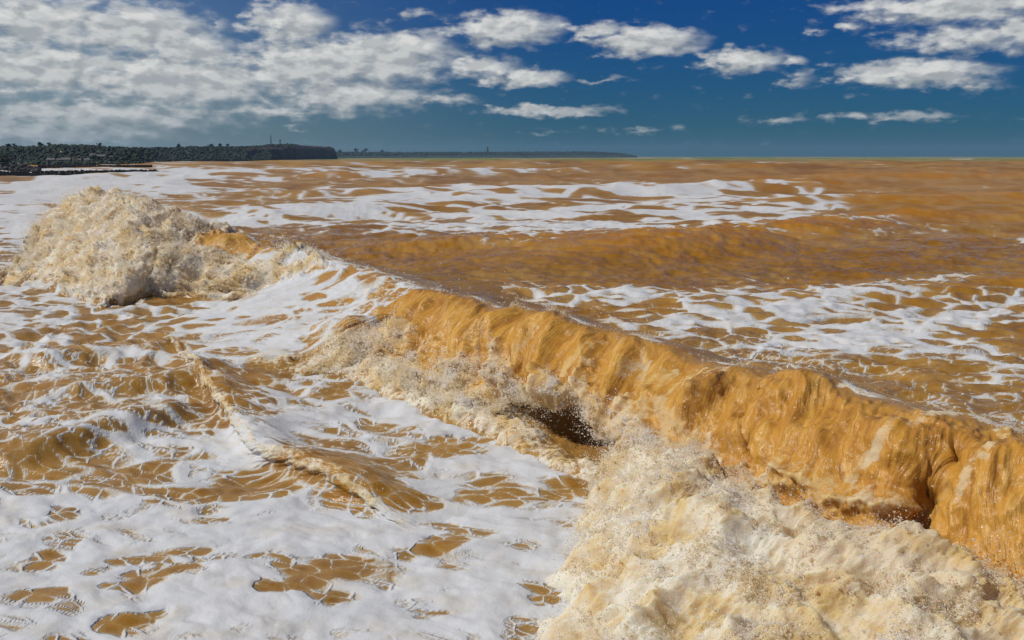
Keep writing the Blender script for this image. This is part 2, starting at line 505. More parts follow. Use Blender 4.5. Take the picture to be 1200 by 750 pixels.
# ---------------------------------------------------------------- materials
def water_material(name="turbid_water"):
    m = bpy.data.materials.new(name)
    m.use_nodes = True
    T = NT(m.node_tree)
    geo = T.n('ShaderNodeNewGeometry').outputs['Position']
    F = T.attr('foam')
    W = T.attr('white')
    TI = T.attr('tint')
    OFF = T.attr('off')
    n1 = T.noise(geo, 0.35, 5, 0.6)
    n2 = T.noise(T.mapping(geo, scale=(1, 2, 1)), 1.8, 5, 0.62)
    nf = T.noise(geo, 14.0, 4, 0.65)
    base = T.mix(T.mr(n1, .35, .65), (0.21, 0.092, 0.007), (0.31, 0.150, 0.018))
    base = T.mix(T.m('MULTIPLY', T.mr(n2, .45, .75), .5), base, (0.34, 0.185, 0.040))
    base = T.mix(T.m('MULTIPLY', TI, 1.0, clamp=True), base, (0.50, 0.215, 0.008))  # on the waves, tint paints in the translucent orange glow of thin water
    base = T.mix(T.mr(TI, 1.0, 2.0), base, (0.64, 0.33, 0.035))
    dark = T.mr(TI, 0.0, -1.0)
    base = T.mix(dark, base, (0.20, 0.075, 0.012))  # negative tint paints shade into hollows under the lip and crevices
    base = T.mix(T.mr(T.attr('cover'), 0.0, .8, 0, .5), base, (0.27, 0.165, 0.060))
    base = T.mix(T.mr(OFF, .05, .6), base, T.mix(T.mr(T.attr('mottle'), -.4, .4), (0.20, 0.085, 0.003), (0.38, 0.185, 0.008)))
    base = T.mix(T.mr(OFF, .78, .98), base, (0.17, 0.185, 0.018))
    # silt clouds and froth carried in the falling water
    n4 = T.noise(T.mapping(geo, scale=(1, 1, .7)), 3.2, 6, .68)
    inface = T.mr(TI, .35, .9)
    base = T.mix(T.m('MULTIPLY', inface, T.mr(n4, .52, .72, 0, .45)), base, (0.72, 0.43, 0.13))
    base = T.mix(T.m('MULTIPLY', inface, T.mr(n4, .46, .30, 0, .75)), base, (0.34, 0.11, 0.006))
    # threads of the falling sheet
    fu = T.attr('fu')
    fv = T.attr('fv')
    cv = T.n('ShaderNodeCombineXYZ', {0: T.m('MULTIPLY', fu, 5.0), 1: T.m('MULTIPLY', fv, .55)}).outputs[0]
    th1 = T.noise(cv, 1.0, 5, .62, dist=.6)
    cv2 = T.n('ShaderNodeCombineXYZ', {0: T.m('MULTIPLY', fu, 26.0), 1: T.m('MULTIPLY', fv, 1.6)}).outputs[0]
    th2 = T.noise(cv2, 1.0, 4, .65, dist=.4)
    thr = T.m('ADD', T.m('MULTIPLY', th1, .6), T.m('MULTIPLY', th2, .4))
    base = T.mix(T.m('MULTIPLY', inface, T.mr(thr, .50, .68, 0, .65)), base, (0.80, 0.54, 0.20))
    base = T.mix(T.m('MULTIPLY', inface, T.mr(thr, .52, .38, 0, .8)), base, (0.28, 0.09, 0.003))
    # aerated, milky water around the foam
    base = T.mix(T.mr(F, -.32, .02, 0, .40), base, (0.40, 0.26, 0.10))
    fleck = T.mr(T.noise(geo, 46.0, 2, .5), .66, .72)
    base = T.mix(T.m('MULTIPLY', T.m('MULTIPLY', inface, fleck), T.mr(n4, .4, .6, .1, .9)), base, (0.85, 0.72, 0.5))
    rough = T.m('ADD', T.mr(OFF, 0.0, .5, .16, .42), T.m('MULTIPLY', inface, .06))
    rip = T.noise(T.mapping(geo, scale=(1, 1.5, 1)), 5.0, 6, 0.62)
    fade = T.mr(OFF, 0.0, .25, 1.0, .25)
    bmp = T.n('ShaderNodeBump', {'Strength': T.m('MULTIPLY', fade, .55), 'Distance': .045, 'Height': T.m('ADD', rip, T.m('MULTIPLY', T.m('MULTIPLY', inface, 1.8), thr))}).outputs[0]
    wat = T.n('ShaderNodeBsdfPrincipled', {'Base Color': base, 'Roughness': rough, 'IOR': 1.33, 'Specular IOR Level': T.mr(OFF, 0.0, .3, .40, .10), 'Normal': bmp}).outputs[0]
    # foam lying on the water
    fm = T.m('ADD', F, T.m('MULTIPLY', T.m('SUBTRACT', nf, .5), T.mr(OFF, 0, .3, .16, .04)))
    mask = T.mr(fm, -.015, T.mr(OFF, .05, .6, .05, .30))
    thick = T.mr(fm, -.01, .14)
    n3 = T.noise(geo, 2.2, 6, 0.6)
    fcol = T.mix(thick, (0.50, 0.41, 0.28), (0.56, 0.57, 0.585))
    fcol = T.mix(T.mr(n3, .46, .70, 0, .6), fcol, (0.50, 0.45, 0.37))
    fcol = T.mix(T.mr(T.noise(T.mapping(geo, scale=(1, 1.8, 1)), .9, 5, .6), .45, .65, 0, .45), fcol, (0.47, 0.49, 0.52))
    fb = T.n('ShaderNodeBump', {'Strength': .7, 'Distance': .03, 'Height': T.m('ADD', T.m('MULTIPLY', thick, 1.2), T.m('ADD', T.m('MULTIPLY', nf, .35), T.m('MULTIPLY', n3, .9)))}).outputs[0]
    foam = T.n('ShaderNodeBsdfPrincipled', {'Base Color': fcol, 'Roughness': .65, 'IOR': 1.2, 'Normal': fb}).outputs[0]
    s1 = T.n('ShaderNodeMixShader', {0: mask, 1: wat, 2: foam}).outputs[0]
    # whitewater: churned cream spray full of ochre silt
    v1 = T.noise(geo, 1.6, 6, .62)
    v2 = T.noise(geo, 9.0, 5, .7)
    wcol = T.mix(T.mr(v1, .37, .60), (0.78, 0.58, 0.28), (0.93, 0.87, 0.74))
    wcol = T.mix(T.mr(v2, .52, .75, 0, .6), wcol, (0.86, 0.83, 0.78))
    wcol = T.mix(T.m('MULTIPLY', TI, .6, clamp=True), wcol, (0.74, 0.46, 0.14))
    wb = T.n('ShaderNodeBump', {'Strength': .6, 'Distance': .04, 'Height': T.noise(geo, 22.0, 5, .7)}).outputs[0]
    ww = T.n('ShaderNodeBsdfPrincipled', {'Base Color': wcol, 'Roughness': .7, 'IOR': 1.2, 'Specular IOR Level': .2, 'Subsurface Weight': .6, 'Subsurface Scale': .12, 'Subsurface Radius': (1.0, .7, .35), 'Normal': wb}).outputs[0]
    tr = T.n('ShaderNodeBsdfTranslucent', {'Color': wcol, 'Normal': wb}).outputs[0]
    ww = T.n('ShaderNodeMixShader', {0: .3, 1: ww, 2: tr}).outputs[0]
    wm = T.m('ADD', W, T.m('ADD', T.m('MULTIPLY', T.m('SUBTRACT', v2, .5), 1.0), T.m('MULTIPLY', T.m('SUBTRACT', nf, .5), .6)))
    s2 = T.n('ShaderNodeMixShader', {0: T.mr(wm, .35, .62), 1: s1, 2: ww}).outputs[0]
    T.t.links.new(s2, T.n('ShaderNodeOutputMaterial').inputs[0])
    return m


def plain(name, c1, c2, scale=3.0, rough=.85, bump=.3, dist=.05):
    m = bpy.data.materials.new(name)
    m.use_nodes = True
    T = NT(m.node_tree)
    p = T.n('ShaderNodeTexCoord').outputs['Object']
    nz = T.noise(p, scale, 6, .65)
    c = T.mix(T.mr(nz, .35, .68), c1, c2)
    b = T.n('ShaderNodeBump', {'Strength': bump, 'Distance': dist, 'Height': nz}).outputs[0]
    s = T.n('ShaderNodeBsdfPrincipled', {'Base Color': c, 'Roughness': rough, 'Normal': b}).outputs[0]
    T.t.links.new(s, T.n('ShaderNodeOutputMaterial').inputs[0])
    return m


WATER = water_material()


def drop_material():
    m = bpy.data.materials.new("spray_drops")
    m.use_nodes = True
    T = NT(m.node_tree)
    geo = T.n('ShaderNodeNewGeometry').outputs['Position']
    nz = T.noise(geo, 2.0, 4, .6)
    c = T.mix(T.mr(nz, .38, .62), (0.86, 0.74, 0.52), (0.92, 0.89, 0.84))
    d = T.n('ShaderNodeBsdfPrincipled', {'Base Color': c, 'Roughness': .4, 'IOR': 1.33, 'Specular IOR Level': .25}).outputs[0]
    tr = T.n('ShaderNodeBsdfTranslucent', {'Color': c}).outputs[0]
    s = T.n('ShaderNodeMixShader', {0: .55, 1: d, 2: tr}).outputs[0]
    T.t.links.new(s, T.n('ShaderNodeOutputMaterial').inputs[0])
    return m


DROP = drop_material()


# ---------------------------------------------------------------- mesh helpers
def tag(o, label=None, cat=None, group=None, kind=None):
    for k, v in (('label', label), ('category', cat), ('group', group), ('kind', kind)):
        if v:
            o[k] = v
    return o


def grid_mesh(name, V, attrs, mat, keep=None):
    """V: rows x cols x 3"""
    r, c = V.shape[:2]
    idx = np.arange(r * c, dtype=np.int32).reshape(r, c)
    q = np.stack([idx[:-1, :-1], idx[:-1, 1:], idx[1:, 1:], idx[1:, :-1]], -1).reshape(-1, 4)
    return quads_mesh(name, V.reshape(-1, 3), q, {k: a.reshape(-1) for k, a in attrs.items()}, mat)


def quads_mesh(name, V, q, attrs, mat, normals=None):
    me = bpy.data.meshes.new(name)
    me.vertices.add(len(V))
    me.vertices.foreach_set('co', np.ascontiguousarray(V, dtype=np.float32).ravel())
    me.loops.add(len(q) * 4)
    me.loops.foreach_set('vertex_index', np.ascontiguousarray(q, dtype=np.int32).ravel())
    me.polygons.add(len(q))
    me.polygons.foreach_set('loop_start', np.arange(0, len(q) * 4, 4, dtype=np.int32))
    me.update(calc_edges=True)
    me.polygons.foreach_set('use_smooth', np.ones(len(q), bool))
    for k, a in attrs.items():
        at_ = me.attributes.new(k, 'FLOAT', 'POINT')
        at_.data.foreach_set('value', np.ascontiguousarray(a, dtype=np.float32))
    me.materials.append(mat)
    if normals is not None:
        me.normals_split_custom_set_from_vertices([tuple(x) for x in normals])
    o = bpy.data.objects.new(name, me)
    col.objects.link(o)
    return o


def py_mesh(name, verts, faces, mats, parent=None, smooth=False, fm=None):
    me = bpy.data.meshes.new(name)
    me.from_pydata([tuple(v) for v in verts], [], faces)
    for m in (mats if isinstance(mats, (list, tuple)) else [mats]):
        me.materials.append(m)
    if smooth:
        me.polygons.foreach_set('use_smooth', [True] * len(faces))
    if fm is not None:
        me.polygons.foreach_set('material_index', fm)
    me.update()
    o = bpy.data.objects.new(name, me)
    col.objects.link(o)
    if parent:
        o.parent = parent
    return o


def grid_normals(V):
    du = np.gradient(V, axis=1)
    dv = np.gradient(V, axis=0)
    n = np.cross(du, dv)
    n /= np.linalg.norm(n, axis=2)[..., None] + 1e-9
    return n


_points_group = None


def points_group():
    global _points_group
    if _points_group is None:
        g = bpy.data.node_groups.new("drops", 'GeometryNodeTree')
        g.interface.new_socket("Geometry", in_out='INPUT', socket_type='NodeSocketGeometry')
        g.interface.new_socket("Geometry", in_out='OUTPUT', socket_type='NodeSocketGeometry')
        a = g.nodes.new('NodeGroupInput')
        b = g.nodes.new('NodeGroupOutput')
        p = g.nodes.new('GeometryNodeMeshToPoints')
        at_ = g.nodes.new('GeometryNodeInputNamedAttribute')
        at_.data_type = 'FLOAT'
        at_.inputs['Name'].default_value = 'r'
        s = g.nodes.new('GeometryNodeSetMaterial')
        s.inputs['Material'].default_value = DROP
        g.links.new(a.outputs[0], p.inputs['Mesh'])
        g.links.new(at_.outputs[0], p.inputs['Radius'])
        g.links.new(p.outputs[0], s.inputs[0])
        g.links.new(s.outputs[0], b.inputs[0])
        _points_group = g
    return _points_group


def drops(name, P, r, parent=None):
    me = bpy.data.meshes.new(name)
    me.vertices.add(len(P))
    me.vertices.foreach_set('co', np.ascontiguousarray(P, dtype=np.float32).ravel())
    a = me.attributes.new('r', 'FLOAT', 'POINT')
    a.data.foreach_set('value', np.ascontiguousarray(r, dtype=np.float32))
    me.materials.append(DROP)
    o = bpy.data.objects.new(name, me)
    col.objects.link(o)
    md = o.modifiers.new("drops", 'NODES')
    md.node_group = points_group()
    o['kind'] = 'stuff'
    if parent:
        o.parent = parent
    return o


def catmull(P, t):
    """P: n x ... control values, t: float positions 0..n-1"""
    n = len(P)
    i = np.clip(np.floor(t).astype(int), 0, n - 2)
    f = (t - i).reshape((-1,) + (1,) * (P.ndim - 1))
    p0 = P[np.maximum(i - 1, 0)]
    p1 = P[i]
    p2 = P[i + 1]
    p3 = P[np.minimum(i + 2, n - 1)]
    return .5 * ((2 * p1) + (p2 - p0) * f + (2 * p0 - 5 * p1 + 4 * p2 - p3) * f ** 2 + (3 * p1 - p0 - 3 * p2 + p3) * f ** 3)


# ---------------------------------------------------------------- waves
# one station = crest spot (px, py, height) and a profile of (n metres toward the shore, z, white, tint)
WAVE_N = np.array([-.86, -.51])


class Wave:
    def __init__(s, stations, n_dir, seg_t, res_s=1.0, lo=-.1):
        s.n = np.array(n_dir) / np.linalg.norm(n_dir)
        C = np.array([at(*st[0])[:2] for st in stations])
        pp = np.array([st[0][:2] for st in stations], float)
        prof = np.array([st[1] for st in stations], float)        # S x K x 4
        seg = np.hypot(*np.diff(pp, axis=0).T)
        ts = np.concatenate([i + np.linspace(0, 1, max(2, int(L / res_s / (5 if pp[i, 0] > 1500 else 1))), endpoint=False) for i, L in enumerate(seg)] + [[len(seg)]])
        Cs = catmull(C, ts)
        Ps = catmull(prof, ts)                                     # s x K x 4
        K = prof.shape[1]
        tt = np.concatenate([k + np.linspace(0, 1, seg_t[k], endpoint=False) for k in range(K - 1)] + [[K - 1]])
        Q = catmull(np.moveaxis(Ps, 1, 0), tt)                     # t x s x 4
        s.t = np.repeat(tt[:, None], len(ts), 1)
        s.s = np.repeat(ts[None], len(tt), 0)
        s.arc = np.repeat(np.concatenate([[0], np.cumsum(np.hypot(*np.diff(Cs, axis=0).T))])[None], len(tt), 0)
        n = Q[..., 0]
        s.nn = n
        D = np.array([np.array(st[2]) / np.linalg.norm(st[2]) if len(st) > 2 else s.n for st in stations])
        Ds = catmull(D, ts)
        back = sstep(-n, 0, 1.5)[..., None]
        Dn = Ds[None] * (1 - back) + s.n * back if len(stations) < 0 else Ds[None] + 0 * back
        x = Cs[None, :, 0] + n * Dn[..., 0]
        y = Cs[None, :, 1] + n * Dn[..., 1]
        s.V = np.stack([x, y, Q[..., 2 - 1]], -1)
        s.W = np.clip(Q[..., 2], 0, 1.3)
        s.T = Q[..., 3]
        s.K = K
        s.C, s.Cs, s.tsv = C, Cs, ts
        s.edge = Ps[:, -1, 0]
        s.back = Ps[:, 0, 0]

    def bump(s, px, py, rad, amp, tint=0.0, white=0.0, aniso=1.0, tmin=3.0):
        """a swelling or hollow of the surface round a measured spot"""
        u, v = proj(s.V)
        d = (u - px) ** 2 + (v - py) ** 2
        d = np.where(s.t < tmin, 1e9, d)
        i = np.unravel_index(np.argmin(d), d.shape)
        c = s.V[i]
        D = s.V - c
        dd = (D[..., 0] ** 2 + D[..., 1] ** 2) / (rad * aniso) ** 2 + D[..., 2] ** 2 / rad ** 2
        g = np.exp(-dd)
        N = grid_normals(s.V)
        N = N * np.sign(N[i] @ np.array([s.n[0], s.n[1], .5]))
        s.V = s.V + N * (g * amp)[..., None]
        s.T = s.T + tint * g
        s.W = s.W + white * g


def outward(w):
    N = grid_normals(w.V)
    if (N[..., 2].mean()) < 0:
        N = -N
    return N


W_, O_ = 1.0, 1.0


def st_bulge(px, py, h, e, white=1.0):
    # round ochre shoulder that drops onto an apron of whitewater
    return ((px, py, h), [(-5, 0, 0, 0), (-2.4, .42 * h, 0, 0), (-.9, .84 * h, 0, .1), (0, h, 0, .3), (.5, .92 * h, 0, .8), (.95, .72 * h, .12, 1.0), (1.25, .44 * h, .32, 1.0),
                          (1.48, .38 * h, .74, .4), (1.40 + (e - 1.40) * .3, .37 * h, 1, .1), (1.35 + (e - 1.35) * .65, .26 * h, 1, 0), (e, .0, 1, 0), (e + .35, -.25, .9, 0)])


def st_curtain(px, py, h, hollow=0.0, white=1.0, e=1.75):
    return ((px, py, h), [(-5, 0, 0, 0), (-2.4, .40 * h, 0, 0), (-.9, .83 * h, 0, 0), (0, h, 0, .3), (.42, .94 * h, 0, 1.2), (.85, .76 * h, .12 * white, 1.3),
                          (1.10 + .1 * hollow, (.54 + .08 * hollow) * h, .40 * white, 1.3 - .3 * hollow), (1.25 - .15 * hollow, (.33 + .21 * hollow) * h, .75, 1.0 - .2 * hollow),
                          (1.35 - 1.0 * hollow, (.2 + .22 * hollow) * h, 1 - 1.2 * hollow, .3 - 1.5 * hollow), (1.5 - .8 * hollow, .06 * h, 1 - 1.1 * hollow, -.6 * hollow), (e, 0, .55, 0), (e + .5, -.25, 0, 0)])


def st_slope(px, py, h, e, w=0.0):
    return ((px, py, h), [(-5, 0, 0, 0), (-2.4, .42 * h, 0, 0), (-.9, .85 * h, 0, 0), (0, h, .0, .3), (.35, .93 * h, w, .6), (.8, .80 * h, w, .6), (1.3, .66 * h, w * .6, .6),
                          (1.9, .52 * h, 0, .5), (2.6, .38 * h, 0, .4), (3.5, .22 * h, 0, .2), (e, .0, 0, 0), (e + .6, -.2, 0, 0)])


def st_white(px, py, h, e, top=1.0):
    f = lambda k: e * k
    return ((px, py, h), [(-6, 0, 0, 0), (-2.8, .42 * h, .1, 0), (-1.0, .85 * h, .4, 0), (0, h, top, 0), (f(.1), .96 * h, 1, 0), (f(.22), .86 * h, 1, .1), (f(.36), .72 * h, 1, .15),
                          (f(.5), .54 * h, 1, .2), (f(.66), .35 * h, .9, .2), (f(.84), .15 * h, .75, .1), (e, .02, .5, 0), (e + .5, -.2, .1, 0)])


def turn(st, d):
    return (st[0], st[1], d)


MAIN = [
    st_bulge(2231, 769, 1.45, 4.6), st_bulge(1628, 619, 1.45, 4.9),
    st_bulge(1420, 578, 1.45, 5.0), st_bulge(1330, 548, 1.5, 5.0), st_bulge(1200, 512, 1.5, 4.7), st_bulge(1100, 488, 1.55, 4.1), st_bulge(1000, 462, 1.5, 3.4),
    st_bulge(900, 438, 1.45, 2.3), st_curtain(830, 415, 1.5, .2, 2.0, 1.7), st_curtain(775, 401, 1.5, 1.0, 1.6, 1.6), st_curtain(735, 392, 1.5, 1.0, 1.1, 1.6), st_curtain(690, 382, 1.5, .5, 1.0, 1.6), st_curtain(650, 373, 1.5), st_curtain(600, 362, 1.5),
    st_curtain(550, 350, 1.5), st_curtain(520, 343, 1.45, 0, 1.6, 1.8), st_slope(480, 332, 1.35, 5.0, .2), st_slope(440, 318, 1.3, 5.2, .1), st_slope(400, 306, 1.3, 4.8, .3), st_white(365, 300, 1.3, 1.3, .7), st_white(335, 294, 1.3, 2.2, .6),
    st_white(300, 288, 1.35, 3.4, .7), turn(st_white(250, 278, 1.5, 4.4), (-.35, -.94)), turn(st_white(200, 262, 1.9, 5.4), (.0, -1)), turn(st_white(155, 246, 2.2, 6.4), (.15, -.99)),
    turn(st_white(122, 235, 2.45, 6.4), (.15, -.99)), turn(st_white(98, 242, 2.2, 6.0), (.12, -.99)), turn(st_white(80, 257, 1.75, 5.2), (.08, -1)), turn(st_white(60, 274, 1.3, 4.2), (.05, -1)),
    turn(st_white(42, 296, .8, 2.6), (0, -1)), turn(st_white(24, 325, .2, 1.4), (0, -1)), turn(st_white(12, 340, -.05, 1.0), (0, -1)),
]
SEG = [8, 16, 22, 34, 34, 34, 44, 40, 40, 44, 12]
main = Wave(MAIN, WAVE_N, SEG, 1.35)
main.s = main.s - 2          # stations counted from the frame's right edge
main.tsv = main.tsv - 2

RIP = []
for (px, py, h) in [(190, 385, -.03), (205, 405, .03), (236, 430, .24), (262, 462, .32), (285, 492, .30), (305, 517, .30), (350, 534, .30), (395, 552, .30), (430, 569, .24), (452, 588, .13), (470, 604, .05), (488, 618, -.02), (500, 628, -.05)]:
    RIP.append(((px, py, h), [(-1.3, 0, 0, 0), (-.7, .35 * h, 0, 0), (-.25, .85 * h, .05, .1), (0, h, .25, .3), (.08, .93 * h, .5, .3), (.14, .7 * h, .45, .2), (.13, .38 * h, .1, -.5), (.24, .08 * h, .0, -.3), (.5, 0, 0, 0), (.8, -.05, 0, 0)]))
ripple = Wave(RIP, (-.80, -.60), [8, 10, 14, 12, 12, 12, 12, 12, 8], 1.0)

SEC = []
for (px, py, zc, w) in [(385, 386, .55, 0), (402, 379, .78, .3), (420, 373, .95, .8), (445, 369, 1.02, 1.0), (470, 371, .98, 1.0), (488, 379, .82, .7), (502, 388, .50, .2), (514, 396, .2, 0)]:
    k = zc - .55
    SEC.append(((px, py, zc), [(-1.2, .50, 0, .2), (-.6, .56 + .4 * k, 0, .5), (-.2, .55 + .92 * k, 0, .8), (0, zc, .05, 1.0), (.2, .6 + .9 * k, .1, 1.2), (.36, .55 + .6 * k, .45 * w, 1.1),
                               (.48, .46 + .3 * k, .8 * w, .5), (.7, .38, .9 * w, .1), (1.1, .12, .55 * w, 0), (1.5, -.35, 0, 0)]))
second = Wave(SEC, (-.7, -.71), [6, 8, 10, 16, 18, 18, 16, 14, 8], 1.1)

CELL = .2
GX, GY = -32.0, 2.0
_sink = np.zeros((280, 240))


def sink_under(w, deep, t0, t1):
    m = (w.t > t0) & (w.t < t1) & (w.s > w.tsv[0] + .12) & (w.s < w.tsv[-1] - .7)
    g = np.zeros_like(_sink)
    i = ((w.V[..., 1][m] - GY) / CELL).astype(int)
    j = ((w.V[..., 0][m] - GX) / CELL).astype(int)
    ok = (i >= 0) & (i < g.shape[0]) & (j >= 0) & (j < g.shape[1])
    g[i[ok], j[ok]] = 1
    # keep only cells whose neighbours are covered too, then soften
    for k in range(1):
        e = g.copy()
        for a, b in ((1, 0), (-1, 0), (0, 1), (0, -1)):
            e = np.minimum(e, np.roll(g, (a, b), (0, 1)))
        g = e
    for k in range(2):
        g = (g + np.roll(g, 1, 0) + np.roll(g, -1, 0) + np.roll(g, 1, 1) + np.roll(g, -1, 1)) / 5
    np.maximum(_sink, g * deep, out=_sink)


sink_under(main, .5, 1.0, main.K - 2.5)
sink_under(ripple, .05, 1.0, ripple.K - 2.5)


def sunk(x, y):
    u = (x - GX) / CELL - .5
    v = (y - GY) / CELL - .5
    i = np.floor(v).astype(int)
    j = np.floor(u).astype(int)
    ok = (i >= 0) & (i < _sink.shape[0] - 1) & (j >= 0) & (j < _sink.shape[1] - 1)
    i = np.where(ok, i, 0)
    j = np.where(ok, j, 0)
    fv = v - i
    fu = u - j
    d = (_sink[i, j] * (1 - fu) + _sink[i, j + 1] * fu) * (1 - fv) + (_sink[i + 1, j] * (1 - fu) + _sink[i + 1, j + 1] * fu) * fv
    return np.where(ok, d, 0)


# ---- open sea sheet: fan of rings round the viewpoint, finer near, on to the horizon
def build_sea():
    ang_f = np.linspace(-30, 30, 910)
    ang = R(1) * np.concatenate([np.linspace(-178, -62, 40), np.linspace(-60, -30.4, 50), ang_f, np.linspace(30.4, 60, 50), np.linspace(62, 178, 40)])
    # ring distances evenly spread in viewing angle, then geometric
    dep = np.concatenate([np.linspace(80, 31, 14, endpoint=False), np.linspace(31, 12, 320, endpoint=False), np.linspace(12, .6, 332, endpoint=False), np.geomspace(.6, .008, 60)])
    rad = H / np.tan(R(1) * dep)
    rr, aa = np.meshgrid(rad, ang, indexing='ij')
    x = rr * np.sin(aa)
    y = rr * np.cos(aa)
    z = sea_h(x, y)
    F, D = foam_field(x, y)
    core = np.hypot(x, y)
    z = z + .02 * sstep(F, .02, .40) * (1 - sstep(core, 40, 90))
    z = z - sunk(x, y)
    off = sstep(core, 16, 80) * .3 + sstep(core, 70, 1000) * .5 + .2 * sstep(core, 500, 1600)
    sw = swell(x, y)
    tint = np.clip(sw, 0, .7) * 1.1 * sstep(core, 14, 30) + .35 * sstep(x / (y + 1e-3), -.1, .45) * sstep(core, 25, 120) * (y > 0)  # swell crests coloured brighter, a painted glow of light through thin water
    V = np.stack([x, y, z], -1)
    mot = far_fbm(x, y, .1, 5, .7, 21.0)
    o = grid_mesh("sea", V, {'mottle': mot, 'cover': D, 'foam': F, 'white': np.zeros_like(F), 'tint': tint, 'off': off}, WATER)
    o['kind'] = 'structure'
    return o


build_sea()


def billow(P, f0, octs, gain=.55):
    s = 0
    a = 1.
    for i in range(octs):
        f = f0 * 2.05 ** i
        n = perlin3(P[..., 0] * f + 11 * i, P[..., 1] * f, P[..., 2] * f)
        s = s + a * (1 - 2.2 * np.abs(n))
        a *= gain
    return s


def finish_wave(w, keep=.25, base_sea=True):
    V = w.V
    seaz = sea_h(V[..., 0], V[..., 1])
    k = w.t / (w.K - 1)
    mid = sstep(w.t, .3, 2.2) * sstep(-w.t, -(w.K - 1.6), -(w.K - 3.2))
    if base_sea:
        V[..., 2] += seaz * (1 - mid * (1 - keep))
    F, D = foam_field(V[..., 0], V[..., 1])
    w.F = F
    N = outward(w)
    return N, F


def clip_w(W):
    return np.clip(W, 0, 1.25)


# main breaker ------------------------------------------------------------
for b in [  # px, py, radius m, height m, tint, white, aniso
    (866, 492, .12, -.20, -.4, .0, .6), (874, 530, .14, -.26, -.6, .0, .6), (930, 470, .45, .16, .1, 0, 1), (1020, 505, .5, .12, 0, 0, 1), (1040, 525, .34, .14, .0, 0, 1),
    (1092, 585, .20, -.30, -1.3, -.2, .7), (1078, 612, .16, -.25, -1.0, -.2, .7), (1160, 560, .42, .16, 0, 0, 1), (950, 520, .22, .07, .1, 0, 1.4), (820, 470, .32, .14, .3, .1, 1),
    (800, 540, .25, .06, 0, .3, 1), (1065, 500, .25, -.12, -.1, .5, .5), (1180, 520, .3, -.1, 0, .3, .5), (1120, 540, .16, -.22, -.5, .2, .5), (850, 455, .15, -.05, -.2, .2, .6), (905, 520, .3, .1, .3, 0, .6)]:
    main.bump(*b)
for b in [(1000, 680, .5, .18, .3, 0, 1), (850, 640, .5, .16, 0, 0, 1), (900, 720, .5, -.12, 0, 0, 1), (1100, 700, .5, .14, .3, 0, 1), (780, 600, .35, .14, 0, 0, 1), (1080, 660, .2, -.2, -.2, -.1, 1),
          (140, 300, 1.0, .3, .2, 0, 1), (225, 290, .7, .2, .5, -.1, 1), (270, 290, .50, .34, 2.2, -1.5, 1.8), (312, 298, .42, .10, 1.8, -1.1, 1.5), (190, 330, .9, .3, 0, 0, 1), (90, 330, 1.0, .25, 0, 0, 1), (352, 308, .35, .2, 1.6, -1.0, 1.2),
          (310, 335, .3, -.25, -1.2, -.9, 1.6), (265, 325, .35, .2, .5, -.2, 1)]:
    main.bump(*b)


froth = np.zeros_like(main.T)       # thin froth lying on the face, without height of its own


def streak(pts, rad, amp, tint, white, tmin=3.0, step=9):
    for (x0, y0), (x1, y1) in zip(pts[:-1], pts[1:]):
        n = max(1, int(math.hypot(x1 - x0, y1 - y0) / step))
        for k in range(n):
            keep = main.W
            main.W = np.zeros_like(keep)
            main.bump(x0 + (x1 - x0) * k / n, y0 + (y1 - y0) * k / n, rad, amp, tint, white, 1, tmin)
            if white > 0:
                np.maximum(froth, main.W, out=froth)
                main.W = keep
            else:
                main.W = keep + main.W


streak([(1150, 492), (1090, 492), (1050, 508), (1010, 540), (965, 580)], .13, .003, 0, .62)
streak([(1180, 515), (1140, 560), (1118, 600)], .09, .004, 0, .55)
streak([(985, 458), (1050, 470), (1080, 482)], .09, .003, 0, .6, 2.8)
streak([(868, 470), (866, 520), (878, 570)], .07, -.035, -.10, 0)
streak([(735, 425), (790, 440), (850, 440)], .30, .0, 0, .5)
streak([(760, 470), (800, 510), (840, 550)], .30, .0, 0, .6)
streak([(900, 600), (960, 615), (1040, 625), (1140, 640)], .16, 0, .04, -.05)
streak([(700, 400), (660, 430), (640, 450)], .14, .0, 0, .6)
streak([(620, 400), (585, 440), (560, 480)], .14, .0, 0, .55)
N, F = finish_wave(main)
face = sstep(main.t, 3.0, 4.0) * sstep(-main.t, -9.2, -7.0)
cur = sstep(main.s, 5.6, 7.0) * sstep(-main.s, -13.8, -13.2)
arc = main.arc
main.V[..., 2] += sstep(main.t, 1.2, 2.8) * sstep(-main.t, -8, -5.5) * (.10 * perlin2(arc * .55, arc * 0 + 2.5) + .06 * perlin2(arc * 1.7, arc * 0 + 7.5)) * (main.s > .1)
main.V[..., :2] += (sstep(main.t, 1.5, 3) * sstep(-main.t, -9, -6) * .14 * perlin2(arc * .8, arc * 0 + 12.5))[..., None] * main.n
P = main.V
# falling streams drawn down the face
shear = arc + .20 * (main.t - 3) + .30 * fbm2(arc * .7, main.t * .35, 3)
ridge = (.45 - np.abs(perlin2(shear * 1.25, main.t * .22 + 3)) * 1.6) + perlin2(shear * 3.1 + fbm2(arc, main.t, 2), main.t * .35) * .26 + perlin2(shear * 8, main.t * .5) * .14
fine_r = perlin2(shear * 16, main.t * 1.2) * .5 + perlin2(shear * 33, main.t * 2.0) * .35
amp_r = face * (.05 + .17 * cur)
fl = arc + .30 * (main.t - 3)
lump = .8 * (.4 - 1.5 * np.abs(fbm2(fl * .9 + 4, main.t * .55, 4, .5))) + .5 * fbm2(fl * 2.4, main.t * .8, 4, .6)
rb = sstep(-main.s, -6.2, -5.0)
Wc = clip_w(main.W)
far_s = sstep(P[..., 1], 18, 34)
bil = billow(P, 1.3, 6, .56) * (1 - far_s) + 1.25 * billow(P, 1.15, 4, .5) * far_s + .8 * billow(P * (1 - .45 * far_s)[..., None], .8, 2, .6)
spatter = billow(P, 2.6, 4, .5)
